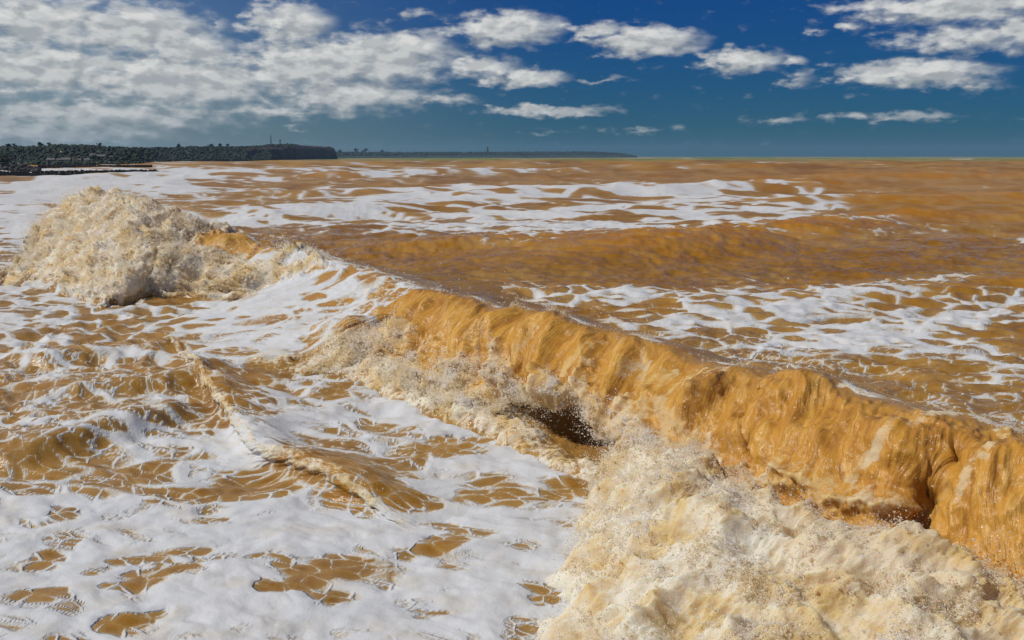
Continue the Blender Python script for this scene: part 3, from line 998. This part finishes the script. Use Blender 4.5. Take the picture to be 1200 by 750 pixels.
d = amp_r * ridge + rb * face * .014 * spatter + face * fine_r * .016 + rb * face * sstep(-main.t, -7.4, -5.2) * .20 * lump
wn = fbm2(arc * .9, main.t * .8 + 40, 4, .6)
wl = fbm2(arc * .35, main.nn * .5 + 7, 3, .6) * far_s
Wn = np.clip(Wc + ((.55 + .45 * rb * sstep(-main.t, -8.2, -7)) * wn + .8 * np.minimum(wl, .1)) * (Wc > .03) + cur * face * sstep(main.t, 3.6, 6.5) * (.45 * perlin2(shear * 2.2 + 9, main.t * .3) + .3 * perlin2(shear * 6, main.t * .4)), 0, 1.3)
d = d + sstep(Wn, .15, .9) * bil * (.12 + .06 * far_s)
d = d + .012 * fbm2(P[..., 0] * 6, P[..., 1] * 6, 3) * (1 - sstep(Wn, .1, .6))
main.V = P + N * d[..., None]
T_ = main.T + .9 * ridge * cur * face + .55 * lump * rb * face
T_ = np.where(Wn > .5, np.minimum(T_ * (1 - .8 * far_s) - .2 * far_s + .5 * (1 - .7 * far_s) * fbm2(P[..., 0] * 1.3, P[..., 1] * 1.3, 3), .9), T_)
# the foam lace is carried over the wave's back and mound, but the falling face is clean water
Fm = F - .8 * sstep(main.t, 2.6, 3.3) * (main.s < 13.6) - .25 * (main.t < 2.6)
crest_line = np.exp(-((main.t - 3.0 - .25 * perlin2(arc * .8, arc * 0)) / .16) ** 2) * (.25 + .9 * perlin2(arc * 1.3, arc * 0 + 4))
Wn = np.maximum(Wn, sstep(crest_line, .35, .8) * .6)
Fm = np.maximum(Fm, .4 * crest_line - .1)
attrs = {'foam': Fm, 'white': np.maximum(Wn, froth + .35 * perlin2(shear * 7, main.t * 1.1) * (froth > .05)), 'tint': T_, 'off': np.zeros_like(Fm), 'fu': shear, 'fv': main.t}


def split_wave(w, attrs, cut):
    """one sheet of water, two waves along its crest: the curling breaker and the collapsed white one"""
    V = w.V
    N = outward(w)
    jc = int(np.searchsorted(w.tsv, cut))
    res = []
    for a, b in ((0, jc + 1), (jc, V.shape[1])):
        sub = V[:, a:b]
        r, c = sub.shape[:2]
        idx = np.arange(r * c, dtype=np.int32).reshape(r, c)
        q = np.stack([idx[:-1, :-1], idx[:-1, 1:], idx[1:, 1:], idx[1:, :-1]], -1).reshape(-1, 4)
        nrm = grid_normals(sub)
        if nrm[..., 2].mean() < 0:
            q = q[:, ::-1]
        res.append(quads_mesh("breaking_wave", sub.reshape(-1, 3), q, {k: v[:, a:b].reshape(-1) for k, v in attrs.items()}, WATER))
    return res


wA, wB = split_wave(main, attrs, 16.4)
tag(wA, "large ochre wave curling over in the front right with a dark hollow under its lip", "wave", "breaking waves")
tag(wB, "cream white collapsed wave of churning foam in the mid left", "wave", "breaking waves")


def scatter(V, N, Wt, count, rmin, rmax, lift, sel=None, up=.3, jitter=.03):
    p = Wt.ravel().copy()
    # weight by cell area
    A = np.linalg.norm(np.cross(np.gradient(V, axis=0), np.gradient(V, axis=1)), axis=2).ravel()
    p = p * np.sqrt(A)
    if sel is not None:
        p = p * sel.ravel()
    p = p / p.sum()
    i = rng.choice(len(p), count, p=p)
    pos = V.reshape(-1, 3)[i]
    nr = N.reshape(-1, 3)[i]
    e = rng.exponential(1.0, count) ** 1.2 * lift
    pos = pos + nr * e[:, None] + rng.normal(size=(count, 3)) * jitter
    pos[:, 2] += e * up
    r = rmin + (rmax - rmin) * rng.random(count) ** 3
    return pos, r, i


def tendrils(V, N, Wt, count, vmin, vmax, drops_each, rmin, rmax, wind=(-.3, -.1)):
    """splashes: strings of drops thrown along short arcs from the torn surface"""
    p = Wt.ravel() / Wt.sum()
    i = rng.choice(len(p), count, p=p)
    p0 = V.reshape(-1, 3)[i]
    n0 = N.reshape(-1, 3)[i]
    d = n0 * .55 + np.array([0, 0, .75]) + rng.normal(size=(count, 3)) * .40
    d /= np.linalg.norm(d, axis=1)[:, None]
    sp_ = rng.uniform(vmin, vmax, count) * rng.random(count) ** .7
    T1 = sp_ / 9.81 * rng.uniform(.5, 1.6, count)
    out, rad = [], []
    for k in range(drops_each):
        f = ((k + rng.random(count)) / drops_each)
        t = f * T1
        q = p0 + d * (sp_ * t)[:, None]
        q[:, 2] -= 4.9 * t * t
        q[:, 0] += wind[0] * t
        q[:, 1] += wind[1] * t
        q += rng.normal(size=q.shape) * (.006 + .02 * f * np.minimum(sp_, 2))[:, None]
        out.append(q)
        rad.append((rmin + (rmax - rmin) * rng.random(count) ** 2) * (1 - .55 * f))
    return np.concatenate(out), np.concatenate(rad)


def scale_r(pos, r):
    return r * np.clip(pos[:, 1] / 11.0, .8, 1.9)


N = outward(main)
w_right = (main.s < 16.4)
clumpy = sstep(fbm2(main.arc * 2.2, main.t * 2.5, 4, .6), -.15, .45)
P1, r1, _ = scatter(main.V, N, sstep(Wn, .45, 1.0) * clumpy ** 1.5, 30000, .0025, .009, .035, w_right & (main.t > 2.8))
P2, r2, _ = scatter(main.V, N, sstep(Wn, .6, 1.0) * clumpy ** 2, 5000, .003, .010, .14, w_right & (main.t > 6.2), up=.8, jitter=.05)
P3, r3, _ = scatter(main.V, N, (np.abs(main.t - 3.2) < .2) * clumpy, 1200, .003, .008, .07, w_right, up=.5)
peaky = sstep(bil, .2, 1.6) ** 2
P4, r4 = tendrils(main.V, N, sstep(Wn, .5, 1.0) * clumpy * peaky * w_right * (main.t > 3.5), 5200, .4, 2.1, 16, .0035, .012)
P5, r5 = tendrils(main.V, N, np.exp(-((main.t - 3.1) / .12) ** 2) * clumpy ** 2 * w_right * sstep(perlin2(arc * 1.1, arc * 0 + 3.3), 0, .4), 500, .4, 1.6, 14, .003, .008)
P6, r6 = tendrils(main.V, N, sstep(Wn, .4, 1.0) * clumpy * (main.s > 6.3) * (main.s < 14) * (main.t > 5), 2600, .6, 2.4, 16, .0035, .010)
P7, r7, _ = scatter(main.V, N, sstep(Wn, .4, 1.0) * clumpy, 60000, .0012, .0030, .10, w_right & (main.t > 4.0) & (main.s > -1), up=.5, jitter=.05)
Pa = np.concatenate([P1, P2, P3, P4, P5, P6, P7])
ra = scale_r(Pa, np.concatenate([r1, r2, r3, r4, r5, r6, r7]))
drops("spray", Pa, ra, wA)
P1, r1, _ = scatter(main.V, N, sstep(Wn, .45, 1.0) * clumpy ** 1.5, 14000, .003, .009, .08, (~w_right) & (main.t > 2.6), jitter=.05)
P2, r2, _ = scatter(main.V, N, sstep(Wn, .6, 1.0) * clumpy ** 2 * (main.t > 4.2), 4000, .004, .012, .14, (~w_right) & (main.t > 2.8), up=.9, jitter=.08)
P4, r4 = tendrils(main.V, N, sstep(Wn, .3, .9) * clumpy * (peaky + .6 * (main.t > 8) + .5 * (main.t < 4)) * (~w_right) * (main.t > 2.7), 8000, .5, 2.4, 14, .004, .009)
P7, r7, _ = scatter(main.V, N, sstep(Wn, .3, .9) * clumpy, 60000, .0015, .0035, .22, (~w_right) & (main.t > 2.7), up=.4, jitter=.12)
Pa = np.concatenate([P1, P2, P4, P7])
drops("spray", Pa, scale_r(Pa, np.concatenate([r1, r2, r4, r7])), wB)

# small waves -------------------------------------------------------------
def small(w, label, foam_shift=0.0, ndrops=1500, amp=.02, spray_lift=.03):
    N, F = finish_wave(w, 1.0)
    P = w.V
    fr = perlin2((w.arc + .3 * w.t) * 4.5, w.t * .5) * .5 + perlin2((w.arc + .3 * w.t) * 11, w.t * .8) * .4
    W = clip_w(w.W + .5 * fbm2(w.arc * 1.5, w.t * .8, 3) * (w.W > .05))
    d = amp * fr * sstep(w.t, 1.5, 3) * sstep(-w.t, -(w.K - 2), -(w.K - 3.5))
    d = d + sstep(W, .2, .9) * billow(P, 3.0, 4) * amp
    w.V = P + N * d[..., None]
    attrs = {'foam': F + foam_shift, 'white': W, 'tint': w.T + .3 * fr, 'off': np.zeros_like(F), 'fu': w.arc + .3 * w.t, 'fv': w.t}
    V = w.V
    r, c = V.shape[:2]
    idx = np.arange(r * c, dtype=np.int32).reshape(r, c)
    q = np.stack([idx[:-1, :-1], idx[:-1, 1:], idx[1:, 1:], idx[1:, :-1]], -1).reshape(-1, 4)
    if grid_normals(V)[..., 2].mean() < 0:
        q = q[:, ::-1]
    o = quads_mesh("small_wave", V.reshape(-1, 3), q, {k: v.reshape(-1) for k, v in attrs.items()}, WATER)
    tag(o, label, "wave", "small waves in front of the breaker")
    if ndrops:
        p, rr, _ = scatter(V, outward(w), sstep(W, .35, .9), ndrops, .002, .007, spray_lift)
        drops("spray", p, scale_r(p, rr), o)


small(ripple, "long thin ripple with a frothy lip crossing brown water before the big wave", ndrops=900, amp=.032)
small(second, "short orange secondary wave spilling spray just left of the big curling breaker", ndrops=4500, amp=.04, spray_lift=.05, foam_shift=-.12)


# ---------------------------------------------------------------- the far shore
LAND_GREEN = plain("wooded_slope", (0.008, 0.018, 0.008), (0.022, 0.04, 0.016), .02, .9, .3, 2.0)
LEAF = plain("far_foliage", (0.007, 0.018, 0.008), (0.020, 0.038, 0.014), .02, .9, .2, .5)
LEAF2 = plain("shrub_foliage", (0.010, 0.016, 0.008), (0.03, 0.04, 0.018), .8, .9, .2, .2)
BARK = plain("bark", (0.05, 0.035, 0.025), (0.09, 0.07, 0.05), 2, .9)
CLIFF = plain("cliff_rock", (0.025, 0.016, 0.014), (0.060, 0.038, 0.032), .05, .95, .8, 3.0)
SAND = plain("beach_sand", (0.30, 0.22, 0.14), (0.40, 0.32, 0.22), 1.0, .95)
ROCK = plain("dark_boulder", (0.012, 0.011, 0.011), (0.045, 0.042, 0.04), 1.2, .8, .6, .1)
PALE_ROCK = plain("pale_boulder", (0.10, 0.09, 0.085), (0.22, 0.20, 0.19), 1.2, .8, .6, .1)
WOOD = plain("wet_timber", (0.012, 0.010, 0.009), (0.035, 0.028, 0.022), 4.0, .6, .5, .03)
WALLW = plain("white_render", (0.50, 0.50, 0.48), (0.62, 0.61, 0.58), .5, .9)
WALLC = plain("cream_render", (0.42, 0.38, 0.30), (0.52, 0.47, 0.38), .5, .9)
ROOF = plain("dull_roof", (0.10, 0.085, 0.08), (0.15, 0.13, 0.12), 1.0, .9)
ROOFG = plain("slate_roof", (0.08, 0.09, 0.10), (0.13, 0.14, 0.15), 1.0, .9)
GLASS = plain("window_glass", (0.02, 0.025, 0.03), (0.04, 0.05, 0.06), 1.0, .2, 0)
STEEL = plain("painted_steel", (0.10, 0.11, 0.12), (0.16, 0.17, 0.18), 1.0, .6)
WEED = plain("seaweed_green", (0.08, 0.16, 0.02), (0.14, 0.26, 0.03), 30.0, .5)

HOR = 183.5


def d_of(py):
    return H * FPX / (py - HOR)


def land(name, shore, mat, depth, label=None, nrow=14, rough=.12, cliff=.0, mat2=None):
    """shore: (px, py of the waterline, py of the skyline); slope rises inland over depth metres, then a plateau"""
    sh = np.array(shore, float)
    pxs = np.arange(sh[0, 0], sh[-1, 0] + .1, 1.5)
    base = np.interp(pxs, sh[:, 0], sh[:, 1])
    top = np.interp(pxs, sh[:, 0], sh[:, 2])
    d0 = H * FPX / (base - HOR)
    V = []
    prof = [(-.05, -.06), (0, -.01), (.02, .03 + .5 * cliff), (.08, .12 + .6 * cliff), (.2, .30 + .55 * cliff), (.35, .50 + .4 * cliff), (.5, .68 + .27 * cliff), (.7, .86 + .12 * cliff), (.9, .97), (1.0, 1.0), (1.5, .99), (2.5, .9), (5, .5)]
    for (u, h) in prof:
        d = d0 + u * depth
        dt = d0 + depth
        hz = H + (HOR - top) / FPX * dt
        x = (pxs - 600) / FPX * d
        z = hz * h
        if 0 < u < 1:
            z = z * (1 + rough * fbm2(x * .02, d * .02 + u * 3, 4))
            x = x + rough * 40 * fbm2(x * .02 + 9, d * .02, 3)
        V.append(np.stack([x, d, z], -1))
    V = np.array(V)
    r, c = V.shape[:2]
    idx = np.arange(r * c).reshape(r, c)
    q = np.stack([idx[:-1, :-1], idx[:-1, 1:], idx[1:, 1:], idx[1:, :-1]], -1).reshape(-1, 4)
    o = py_mesh(name, V.reshape(-1, 3), q.tolist(), mat, smooth=True)
    o['kind'] = 'structure'
    return V


hillV = land("wooded_hill", [(-420, 194, 172), (-200, 194, 170), (0, 194, 175), (40, 194, 174.6), (62, 193.9, 173.5), (80, 193.8, 172.4), (110, 193.6, 172.2), (130, 193.4, 174.6), (165, 192.4, 175.4), (178, 190.6, 175.2), (200, 189.7, 174.8), (225, 189.3, 173.4),
                             (255, 188.9, 173.0), (280, 188.6, 173.2), (300, 188.3, 172.6), (322, 188.0, 171.6)], LAND_GREEN, 130)
cliffV = land("red_cliff", [(292, 188.3, 173.0), (305, 188.0, 171.4), (320, 187.8, 170.4), (335, 187.6, 169.8), (350, 187.3, 170.2), (370, 187.0, 171.2), (385, 186.8, 172.2), (393, 186.7, 173.0), (395.5, 186.7, 179.0), (397, 186.7, 185.5)], CLIFF, 60, cliff=.75, rough=.2)
capeV = land("distant_cape", [(390, 185.6, 180.2), (410, 185.5, 179.4), (440, 185.4, 179.6), (480, 185.2, 179.6), (540, 185.1, 179.4), (600, 185.0, 179.2), (640, 184.9, 178.8), (690, 184.85, 178.6), (715, 184.8, 179.6), (730, 184.8, 180.8), (741, 184.8, 183.0), (744, 184.8, 184.6)], LAND_GREEN, 200, rough=.05)

ICO_V = None


def lump_mesh(seed, squash=.8, rough=.3):
    """a lumpy low-poly clump"""
    rg = np.random.default_rng(seed)
    t = (1 + 5 ** .5) / 2
    v = np.array([(-1, t, 0), (1, t, 0), (-1, -t, 0), (1, -t, 0), (0, -1, t), (0, 1, t), (0, -1, -t), (0, 1, -t), (t, 0, -1), (t, 0, 1), (-t, 0, -1), (-t, 0, 1)], float)
    v /= np.linalg.norm(v[0])
    f = [(0, 11, 5), (0, 5, 1), (0, 1, 7), (0, 7, 10), (0, 10, 11), (1, 5, 9), (5, 11, 4), (11, 10, 2), (10, 7, 6), (7, 1, 8), (3, 9, 4), (3, 4, 2), (3, 2, 6), (3, 6, 8), (3, 8, 9), (4, 9, 5), (2, 4, 11), (6, 2, 10), (8, 6, 7), (9, 8, 1)]
    v = v * (1 + rg.uniform(-rough, rough, (12, 1)))
    v[:, 2] *= squash
    return v, f


def clump_cloud(name, centres, radii, mat, parent=None, rough=.35):
    vs, fs = [], []
    for k, (c, r) in enumerate(zip(centres, radii)):
        v, f = lump_mesh(k % 37, .85, rough)
        a = k * 1.7
        ca, sa = math.cos(a), math.sin(a)
        v = v @ np.array([[ca, sa, 0], [-sa, ca, 0], [0, 0, 1]]) * r + c
        n = len(vs) * 12
        vs.append(v)
        fs.extend([(i + n, j + n, l + n) for i, j, l in f])
    return py_mesh(name, np.concatenate(vs), fs, mat, parent)


def wood(name, V, r0, r1, count, rmin, rmax, lift=.4, colrange=None):
    """tree crowns spread over rows r0..r1 of a slope, read as one far-off wood"""
    C_, Rr = [], []
    for k in range(count):
        i = rng.uniform(r0, r1)
        j = rng.uniform(0, V.shape[1] - 1.01) if colrange is None else rng.uniform(*colrange)
        i0, j0 = int(i), int(j)
        p = V[i0, j0] * (1 - (i - i0)) + V[min(i0 + 1, V.shape[0] - 1), j0] * (i - i0)
        r = rng.uniform(rmin, rmax)
        C_.append(p + np.array([rng.normal() * 2, 0, r * lift]))
        Rr.append(r)
    o = clump_cloud(name, C_, Rr, LEAF)
    o['kind'] = 'stuff'
    return o


tag(wood("hillside_wood", hillV, 1.2, 9.5, 6500, .7, 1.5), "dark green wood covering the low hill beyond the groynes", kind='stuff')
tag(wood("cliff_top_scrub", cliffV, 6, 9.5, 300, .5, 1.1, colrange=(0, 40)), "low scrub on top of the reddish cliff", kind='stuff')
tag(wood("cape_wood", capeV, 5, 9.5, 2200, 2.2, 4.2, .2), "far line of trees along the distant low cape", kind='stuff')


def tree(px, V, size, label, row=9):
    size *= .62
    j = int(np.argmin(np.abs((V[row, :, 0] / V[row, :, 1]) * FPX + 600 - px)))
    p = V[row, j]
    e = bpy.data.objects.new("tree", None)
    e.location = p
    col.objects.link(e)
    tag(e, label, "tree", "trees breaking the skyline of the far shore")
    n = 8
    vs = []
    for (z, r) in ((-.5, .07), (.35, .05), (.7, .03)):
        vs += [(r * size * math.cos(a * 2 * math.pi / n), r * size * math.sin(a * 2 * math.pi / n), z * size) for a in range(n)]
    fs = [(i + k * n, (i + 1) % n + k * n, (i + 1) % n + (k + 1) * n, i + (k + 1) * n) for k in range(2) for i in range(n)]
    py_mesh("trunk", vs, fs, BARK, e)
    cs = [np.array([rng.normal() * .22, rng.normal() * .22, rng.uniform(.35, 1.0)]) * size for _ in range(16)]
    clump_cloud("crown", cs, [size * rng.uniform(.12, .26) for _ in cs], LEAF, e)


for px, sz, nm in [(18, 4.2, "round tree on the skyline above the bush at the frame's left edge"), (26, 4.4, "taller round tree beside it above the shore bush"), (55, 5.2, "lone pointed tree at the start of the hill crest"),
                   (123, 4.4, "tree standing up where the hill crest dips"), (66, 4.0, "small tree on the rising part of the hill crest"), (214, 6.0, "broad tree on the crest above the groyne end"), (252, 5.6, "first of the crest trees left of the tall mast"),
                   (262, 6.0, "second of the crest trees left of the tall mast"), (272, 5.5, "tree nearest the bare slope left of the tall mast")]:
    tree(px, hillV, sz, nm)
for px, sz, nm in [(401, 14, "tree alone just right of the cliff edge"), (420, 17, "tallest tree on the cape beside the cliff"), (431, 18, "second tall tree on the cape beside the cliff"), (450, 13, "tree on the cape between the cliff and lighthouse")]:
    tree(px, capeV, sz, nm)


def box(x0, x1, y0, y1, z0, z1):
    return [(x0, y0, z0), (x1, y0, z0), (x1, y1, z0), (x0, y1, z0), (x0, y0, z1), (x1, y0, z1), (x1, y1, z1), (x0, y1, z1)], [(0, 3, 2, 1), (4, 5, 6, 7), (0, 1, 5, 4), (1, 2, 6, 5), (2, 3, 7, 6), (3, 0, 4, 7)]


def join(bits):
    vs, fs = [], []
    for v, f in bits:
        n = len(vs)
        vs += v
        fs += [tuple(i + n for i in q) for q in f]
    return vs, fs


def beam(a, b, r):
    a = Vector(a)
    b = Vector(b)
    d = (b - a).normalized()
    u = d.orthogonal().normalized() * r
    w = d.cross(u)
    vs = [tuple(p + q) for p in (a, b) for q in (u, w, -u, -w)]
    return vs, [(0, 1, 5, 4), (1, 2, 6, 5), (2, 3, 7, 6), (3, 0, 4, 7), (3, 2, 1, 0), (4, 5, 6, 7)]


# small houses at the foot of the hill
HOUSES = [(66, 190.2, 7, 3.0, 0, "cream house under the hill nearest the boulders"), (76, 190.3, 5, 2.6, 0, "second small house along the shore under the hill"), (84, 190.0, 8, 3.2, 0, "wide grey roofed house along the shore under the hill"),
          (89, 190.6, 4, 2.4, 1, "brightest white cottage in the middle of the shore row"), (97, 190.3, 6, 2.6, 0, "low house right of the bright white cottage"), (108, 190.3, 5, 2.8, 0, "house before the gap in the shore row"),
          (115, 190.0, 5, 3.6, 1, "taller white house in the shore row beyond the gap"), (124, 190.1, 9, 3.2, 1, "long white building at the right end of the shore row"), (136, 190.1, 5, 2.4, 0, "last small shed of the shore row under the hill")]
for k, (px, py, w, h, c, lab) in enumerate(HOUSES):
    w *= .42
    h *= .75
    uu, vv = proj(hillV)
    ii = np.unravel_index(np.argmin((uu - px) ** 2 + 4 * (vv - py + 1.5) ** 2), uu.shape)
    d = hillV[ii][1] - 3
    zz = hillV[ii][2]
    e = bpy.data.objects.new("house", None)
    e.location = ((px - 600) / FPX * d, d, zz)
    e.rotation_euler.z = .35
    col.objects.link(e)
    tag(e, lab, "house", "houses at the foot of the hill")
    py_mesh("wall", *box(-w / 2, w / 2, 0, 5, -1.2, h * .62), WALLW if c else WALLC, e)
    hr = h * .62
    rv = [(-w / 2 - .3, -.3, hr), (w / 2 + .3, -.3, hr), (w / 2 + .3, 5.3, hr), (-w / 2 - .3, 5.3, hr), (-w / 2 - .3, 2.5, h), (w / 2 + .3, 2.5, h)]
    py_mesh("roof", rv, [(0, 1, 5, 4), (2, 3, 4, 5), (0, 4, 3), (1, 2, 5), (0, 3, 2, 1)], ROOFG if k % 2 else ROOF, e)
    for q in range(max(2, int(w / 2))):
        x = -w / 2 + (q + .5) * w / max(2, int(w / 2))
        py_mesh("window", *box(x - .35, x + .35, -.04, .05, .6, 1.5), GLASS, e)

# masts on the cliff
def surf_at(V, px, row):
    j = int(np.argmin(np.abs((V[row, :, 0] / V[row, :, 1]) * FPX + 600 - px)))
    return V[row, j]


def mast(name, px, py_top, halfw, label, cat, head=None):
    p = surf_at(cliffV, px, 9)
    ztop = H + (HOR - py_top) / FPX * p[1]
    e = bpy.data.objects.new(name, None)
    e.location = (p[0], p[1], p[2] - .3)
    col.objects.link(e)
    tag(e, label, cat)
    h = ztop - p[2] + .3
    legs = [(-1, -1), (1, -1), (1, 1), (-1, 1)]
    for lx, ly in legs:
        py_mesh("leg", *beam((lx * halfw, ly * halfw, 0), (lx * halfw * .25, ly * halfw * .25, h * .86), .13), STEEL, e)
    br = []
    nseg = 7
    for k in range(nseg):
        z0, z1 = h * .86 * k / nseg, h * .86 * (k + 1) / nseg
        a0, a1 = halfw * (1 - .75 * k / nseg), halfw * (1 - .75 * (k + 1) / nseg)
        for i in range(4):
            (x0, y0), (x1, y1) = legs[i], legs[(i + 1) % 4]
            br.append(beam((x0 * a0, y0 * a0, z0), (x1 * a1, y1 * a1, z1), .07))
            br.append(beam((x1 * a0, y1 * a0, z0), (x1 * a0 * .99 * (1 if x0 == x1 else -1), y1 * a0 * (1 if y0 == y1 else -1), z0 + .02), .07))
    py_mesh("bracing", *join(br), STEEL, e)
    py_mesh("aerial", *beam((0, 0, h * .84), (0, 0, h), .10), STEEL, e)
    if head:
        py_mesh("platform", *box(-head, head, -head, head, h * .70, h * .86), STEEL, e)
    return e


mast("radio_mast", 321.5, 157.5, .8, "tall thin lattice mast standing on top of the dark cliff", "mast")
mast("signal_tower", 333, 163.5, .8, "shorter tower with a boxy head right of the tall mast", "tower", 1.0)
# lighthouse on the cape
p = surf_at(capeV, 571, 9)
e = bpy.data.objects.new("lighthouse", None)
e.location = (p[0], p[1], p[2] - 3)
col.objects.link(e)
tag(e, "tiny dark lighthouse rising from the middle of the distant cape", "lighthouse")


def turned(rings, n=10):
    vs = [(r * math.cos(a * 2 * math.pi / n), r * math.sin(a * 2 * math.pi / n), z) for z, r in rings for a in range(n)]
    fs = [(i + k * n, (i + 1) % n + k * n, (i + 1) % n + (k + 1) * n, i + (k + 1) * n) for k in range(len(rings) - 1) for i in range(n)]
    fs.append(tuple(range(n))[::-1])
    fs.append(tuple(range((len(rings) - 1) * n, len(rings) * n)))
    return vs, fs


py_mesh("tower", *turned([(0, 5), (8, 4.2), (18, 3.4)]), STEEL, e)
py_mesh("gallery", *turned([(18, 4.8), (19, 4.8)]), STEEL, e)
py_mesh("lantern", *turned([(19, 2.6), (22, 2.6), (24, .4)]), STEEL, e)

# ---------------------------------------------------------------- groynes
def groyne(x0, y0, x1, y1, top0, top1, n, r, label, name="groyne"):
    e = bpy.data.objects.new(name, None)
    e.location = ((x0 + x1) / 2, (y0 + y1) / 2, 0)
    col.objects.link(e)
    tag(e, label, "groyne", "timber groynes at the left")
    o = np.array([(x0 + x1) / 2, (y0 + y1) / 2, 0])
    v, f = turned([(-1.2, r), (.0, r), (.94, r * .96), (1.0, r * .7)], 8)
    me = bpy.data.meshes.new("pile")
    me.from_pydata(v, [], f)
    me.materials.append(WOOD)
    for k in range(n):
        t = k / (n - 1)
        ob = bpy.data.objects.new("pile", me)
        top = top0 + (top1 - top0) * t + rng.normal() * .05
        if rng.random() < .12:
            top *= .8
        ob.parent = e
        ob.location = (x0 + (x1 - x0) * t - o[0], y0 + (y1 - y0) * t - o[1] + rng.normal() * .04, 0)
        ob.scale = (1, 1, max(.2, top))
        ob.rotation_euler.x = rng.normal() * .02
        col.objects.link(ob)
    ln = [beam((x0 - o[0], y0 - o[1] - r, top0 * zz), (x1 - o[0], y1 - o[1] - r, top1 * zz), .10) for zz in (.62, .85)]
    py_mesh("waling", *join(ln), WOOD, e)


a = at(-40, 209.5)
b = at(186, 208.0)
groyne(a[0], a[1], b[0], b[1], 1.35, 1.55, 120, .19, "nearer dark timber groyne running out across the white water at the left")
a = at(45, 198.0)
b = at(178, 196.2)
groyne(a[0], a[1], b[0], b[1], 1.35, 1.0, 90, .24, "farther dark timber groyne behind the cream surf at the left")

# beach corner, boulders and bush at the left edge
bx = []
V = []
for (u, z) in ((0, -.4), (6, .5), (16, 1.1), (30, 1.4), (60, 1.2)):
    row = []
    for px in np.linspace(-260, 34, 40):
        d = d_of(197.5) + u + max(0, px + 10) * .25
        row.append((((px - 600) / FPX) * d, d, z * (1 - max(0, px - 12) / 24) - .05 + .08 * math.sin(px * .7 + u)))
    V.append(row)
V = np.array(V)
idx = np.arange(V.shape[0] * V.shape[1]).reshape(V.shape[:2])
q = np.stack([idx[:-1, :-1], idx[:-1, 1:], idx[1:, 1:], idx[1:, :-1]], -1).reshape(-1, 4)
o = py_mesh("beach", V.reshape(-1, 3), q.tolist(), SAND, smooth=True)
o['kind'] = 'structure'
rock_meshes = []
for k in range(6):
    v, f = lump_mesh(100 + k, .75, .32)
    for m in (ROCK, PALE_ROCK):
        me = bpy.data.meshes.new("boulder")
        me.from_pydata([tuple(x) for x in v], [], f)
        me.materials.append(m)
        rock_meshes.append((me, m is PALE_ROCK))
for k in range(64):
    t = rng.random()
    px = -10 + 62 * rng.random() ** .8
    d = 258 + rng.random() * 22
    pile = max(0, 1 - abs(px - 28) / 30)
    z = rng.random() ** .8 * 2.3 * pile
    r = rng.uniform(.45, 1.0) * (1 - .25 * z / 2)
    me, pale = rock_meshes[2 * int(rng.integers(6)) + (1 if (rng.random() < .22 and z > .6) else 0)]
    ob = bpy.data.objects.new("boulder", me)
    ob.location = ((px - 600) / FPX * d, d, z + .1)
    ob.scale = (r * 1.2, r, r)
    ob.rotation_euler = (rng.random() * 3, rng.random() * 3, rng.random() * 6)
    col.objects.link(ob)
    if pale:
        tag(ob, "pale grey boulder in the rock heap by the shore at the far left", "boulder", "pale boulders in the rock heap")
    else:
        tag(ob, "dark wet boulder in the rock heap by the shore at the far left", "boulder", "dark boulders in the rock heap")
e = bpy.data.objects.new("bush", None)
e.location = ((14 - 600) / FPX * 300, 300, .8)
col.objects.link(e)
tag(e, "dark rounded bush behind the boulders at the left edge", "bush")
cs = [np.array([rng.normal() * 1.7, rng.normal() * 1.0, 0]) for _ in range(70)]
cs = [c + np.array([0, 0, rng.random() * max(.3, 3.4 - .55 * c[0] ** 2)]) for c in cs]
clump_cloud("foliage", cs, [rng.uniform(.35, .75) for _ in cs], LEAF2, e)
py_mesh("stem", *join([beam((0, 0, -1), (math.cos(a) * .8, math.sin(a) * .5, 1.6), .08) for a in (0, 1.5, 3, 4.5)]), BARK, e)

# ---------------------------------------------------------------- a scrap of weed on the wave
u, v = proj(main.V)
dd = (u - 893) ** 2 + (v - 456) ** 2 + 1e6 * (main.t < 3)
i = np.unravel_index(np.argmin(dd), dd.shape)
c = main.V[i]
vs, fs = [], []
for k in range(5):
    a = -.3 + k * 1.25
    L = .07 + .02 * (k % 2)
    for t in range(5):
        w = .009 * math.sin(math.pi * (t + .6) / 5.2)
        x = math.cos(a) * L * t / 4
        z = math.sin(a) * L * .6 * t / 4
        vs += [(x - w * math.sin(a), -.01 * t, z + w * math.cos(a)), (x + w * math.sin(a), -.01 * t, z - w * math.cos(a)), (x, -.01 * t - .004, z)]
    b0 = k * 15
    for t in range(4):
        p0 = b0 + t * 3
        fs += [(p0, p0 + 2, p0 + 5, p0 + 3), (p0 + 2, p0 + 1, p0 + 4, p0 + 5)]
o = py_mesh("seaweed", vs, fs, WEED)
o.scale = (.55, .55, .55)
o.location = Vector([float(q) for q in c]) + Vector((main.n[0], main.n[1], .3)) * .03
tag(o, "tiny green scrap of seaweed caught on the orange face of the large wave", "seaweed")

# ---------------------------------------------------------------- sea air
vs, fs = box(-7000, 7000, -7000, 7000, -9, 75)
hm = bpy.data.materials.new("sea_haze")
hm.use_nodes = True
T = NT(hm.node_tree)
pv = T.n('ShaderNodeVolumePrincipled', {'Color': (0.45, 0.72, 1.0, 1), 'Density': 0.00009, 'Anisotropy': 0.2})
T.t.links.new(pv.outputs[0], T.n('ShaderNodeOutputMaterial').inputs['Volume'])
o = py_mesh("haze", vs, fs, hm)
o['kind'] = 'stuff'

print('tris', sum(len(o.data.polygons) * 2 for o in bpy.data.objects if o.type == 'MESH'))
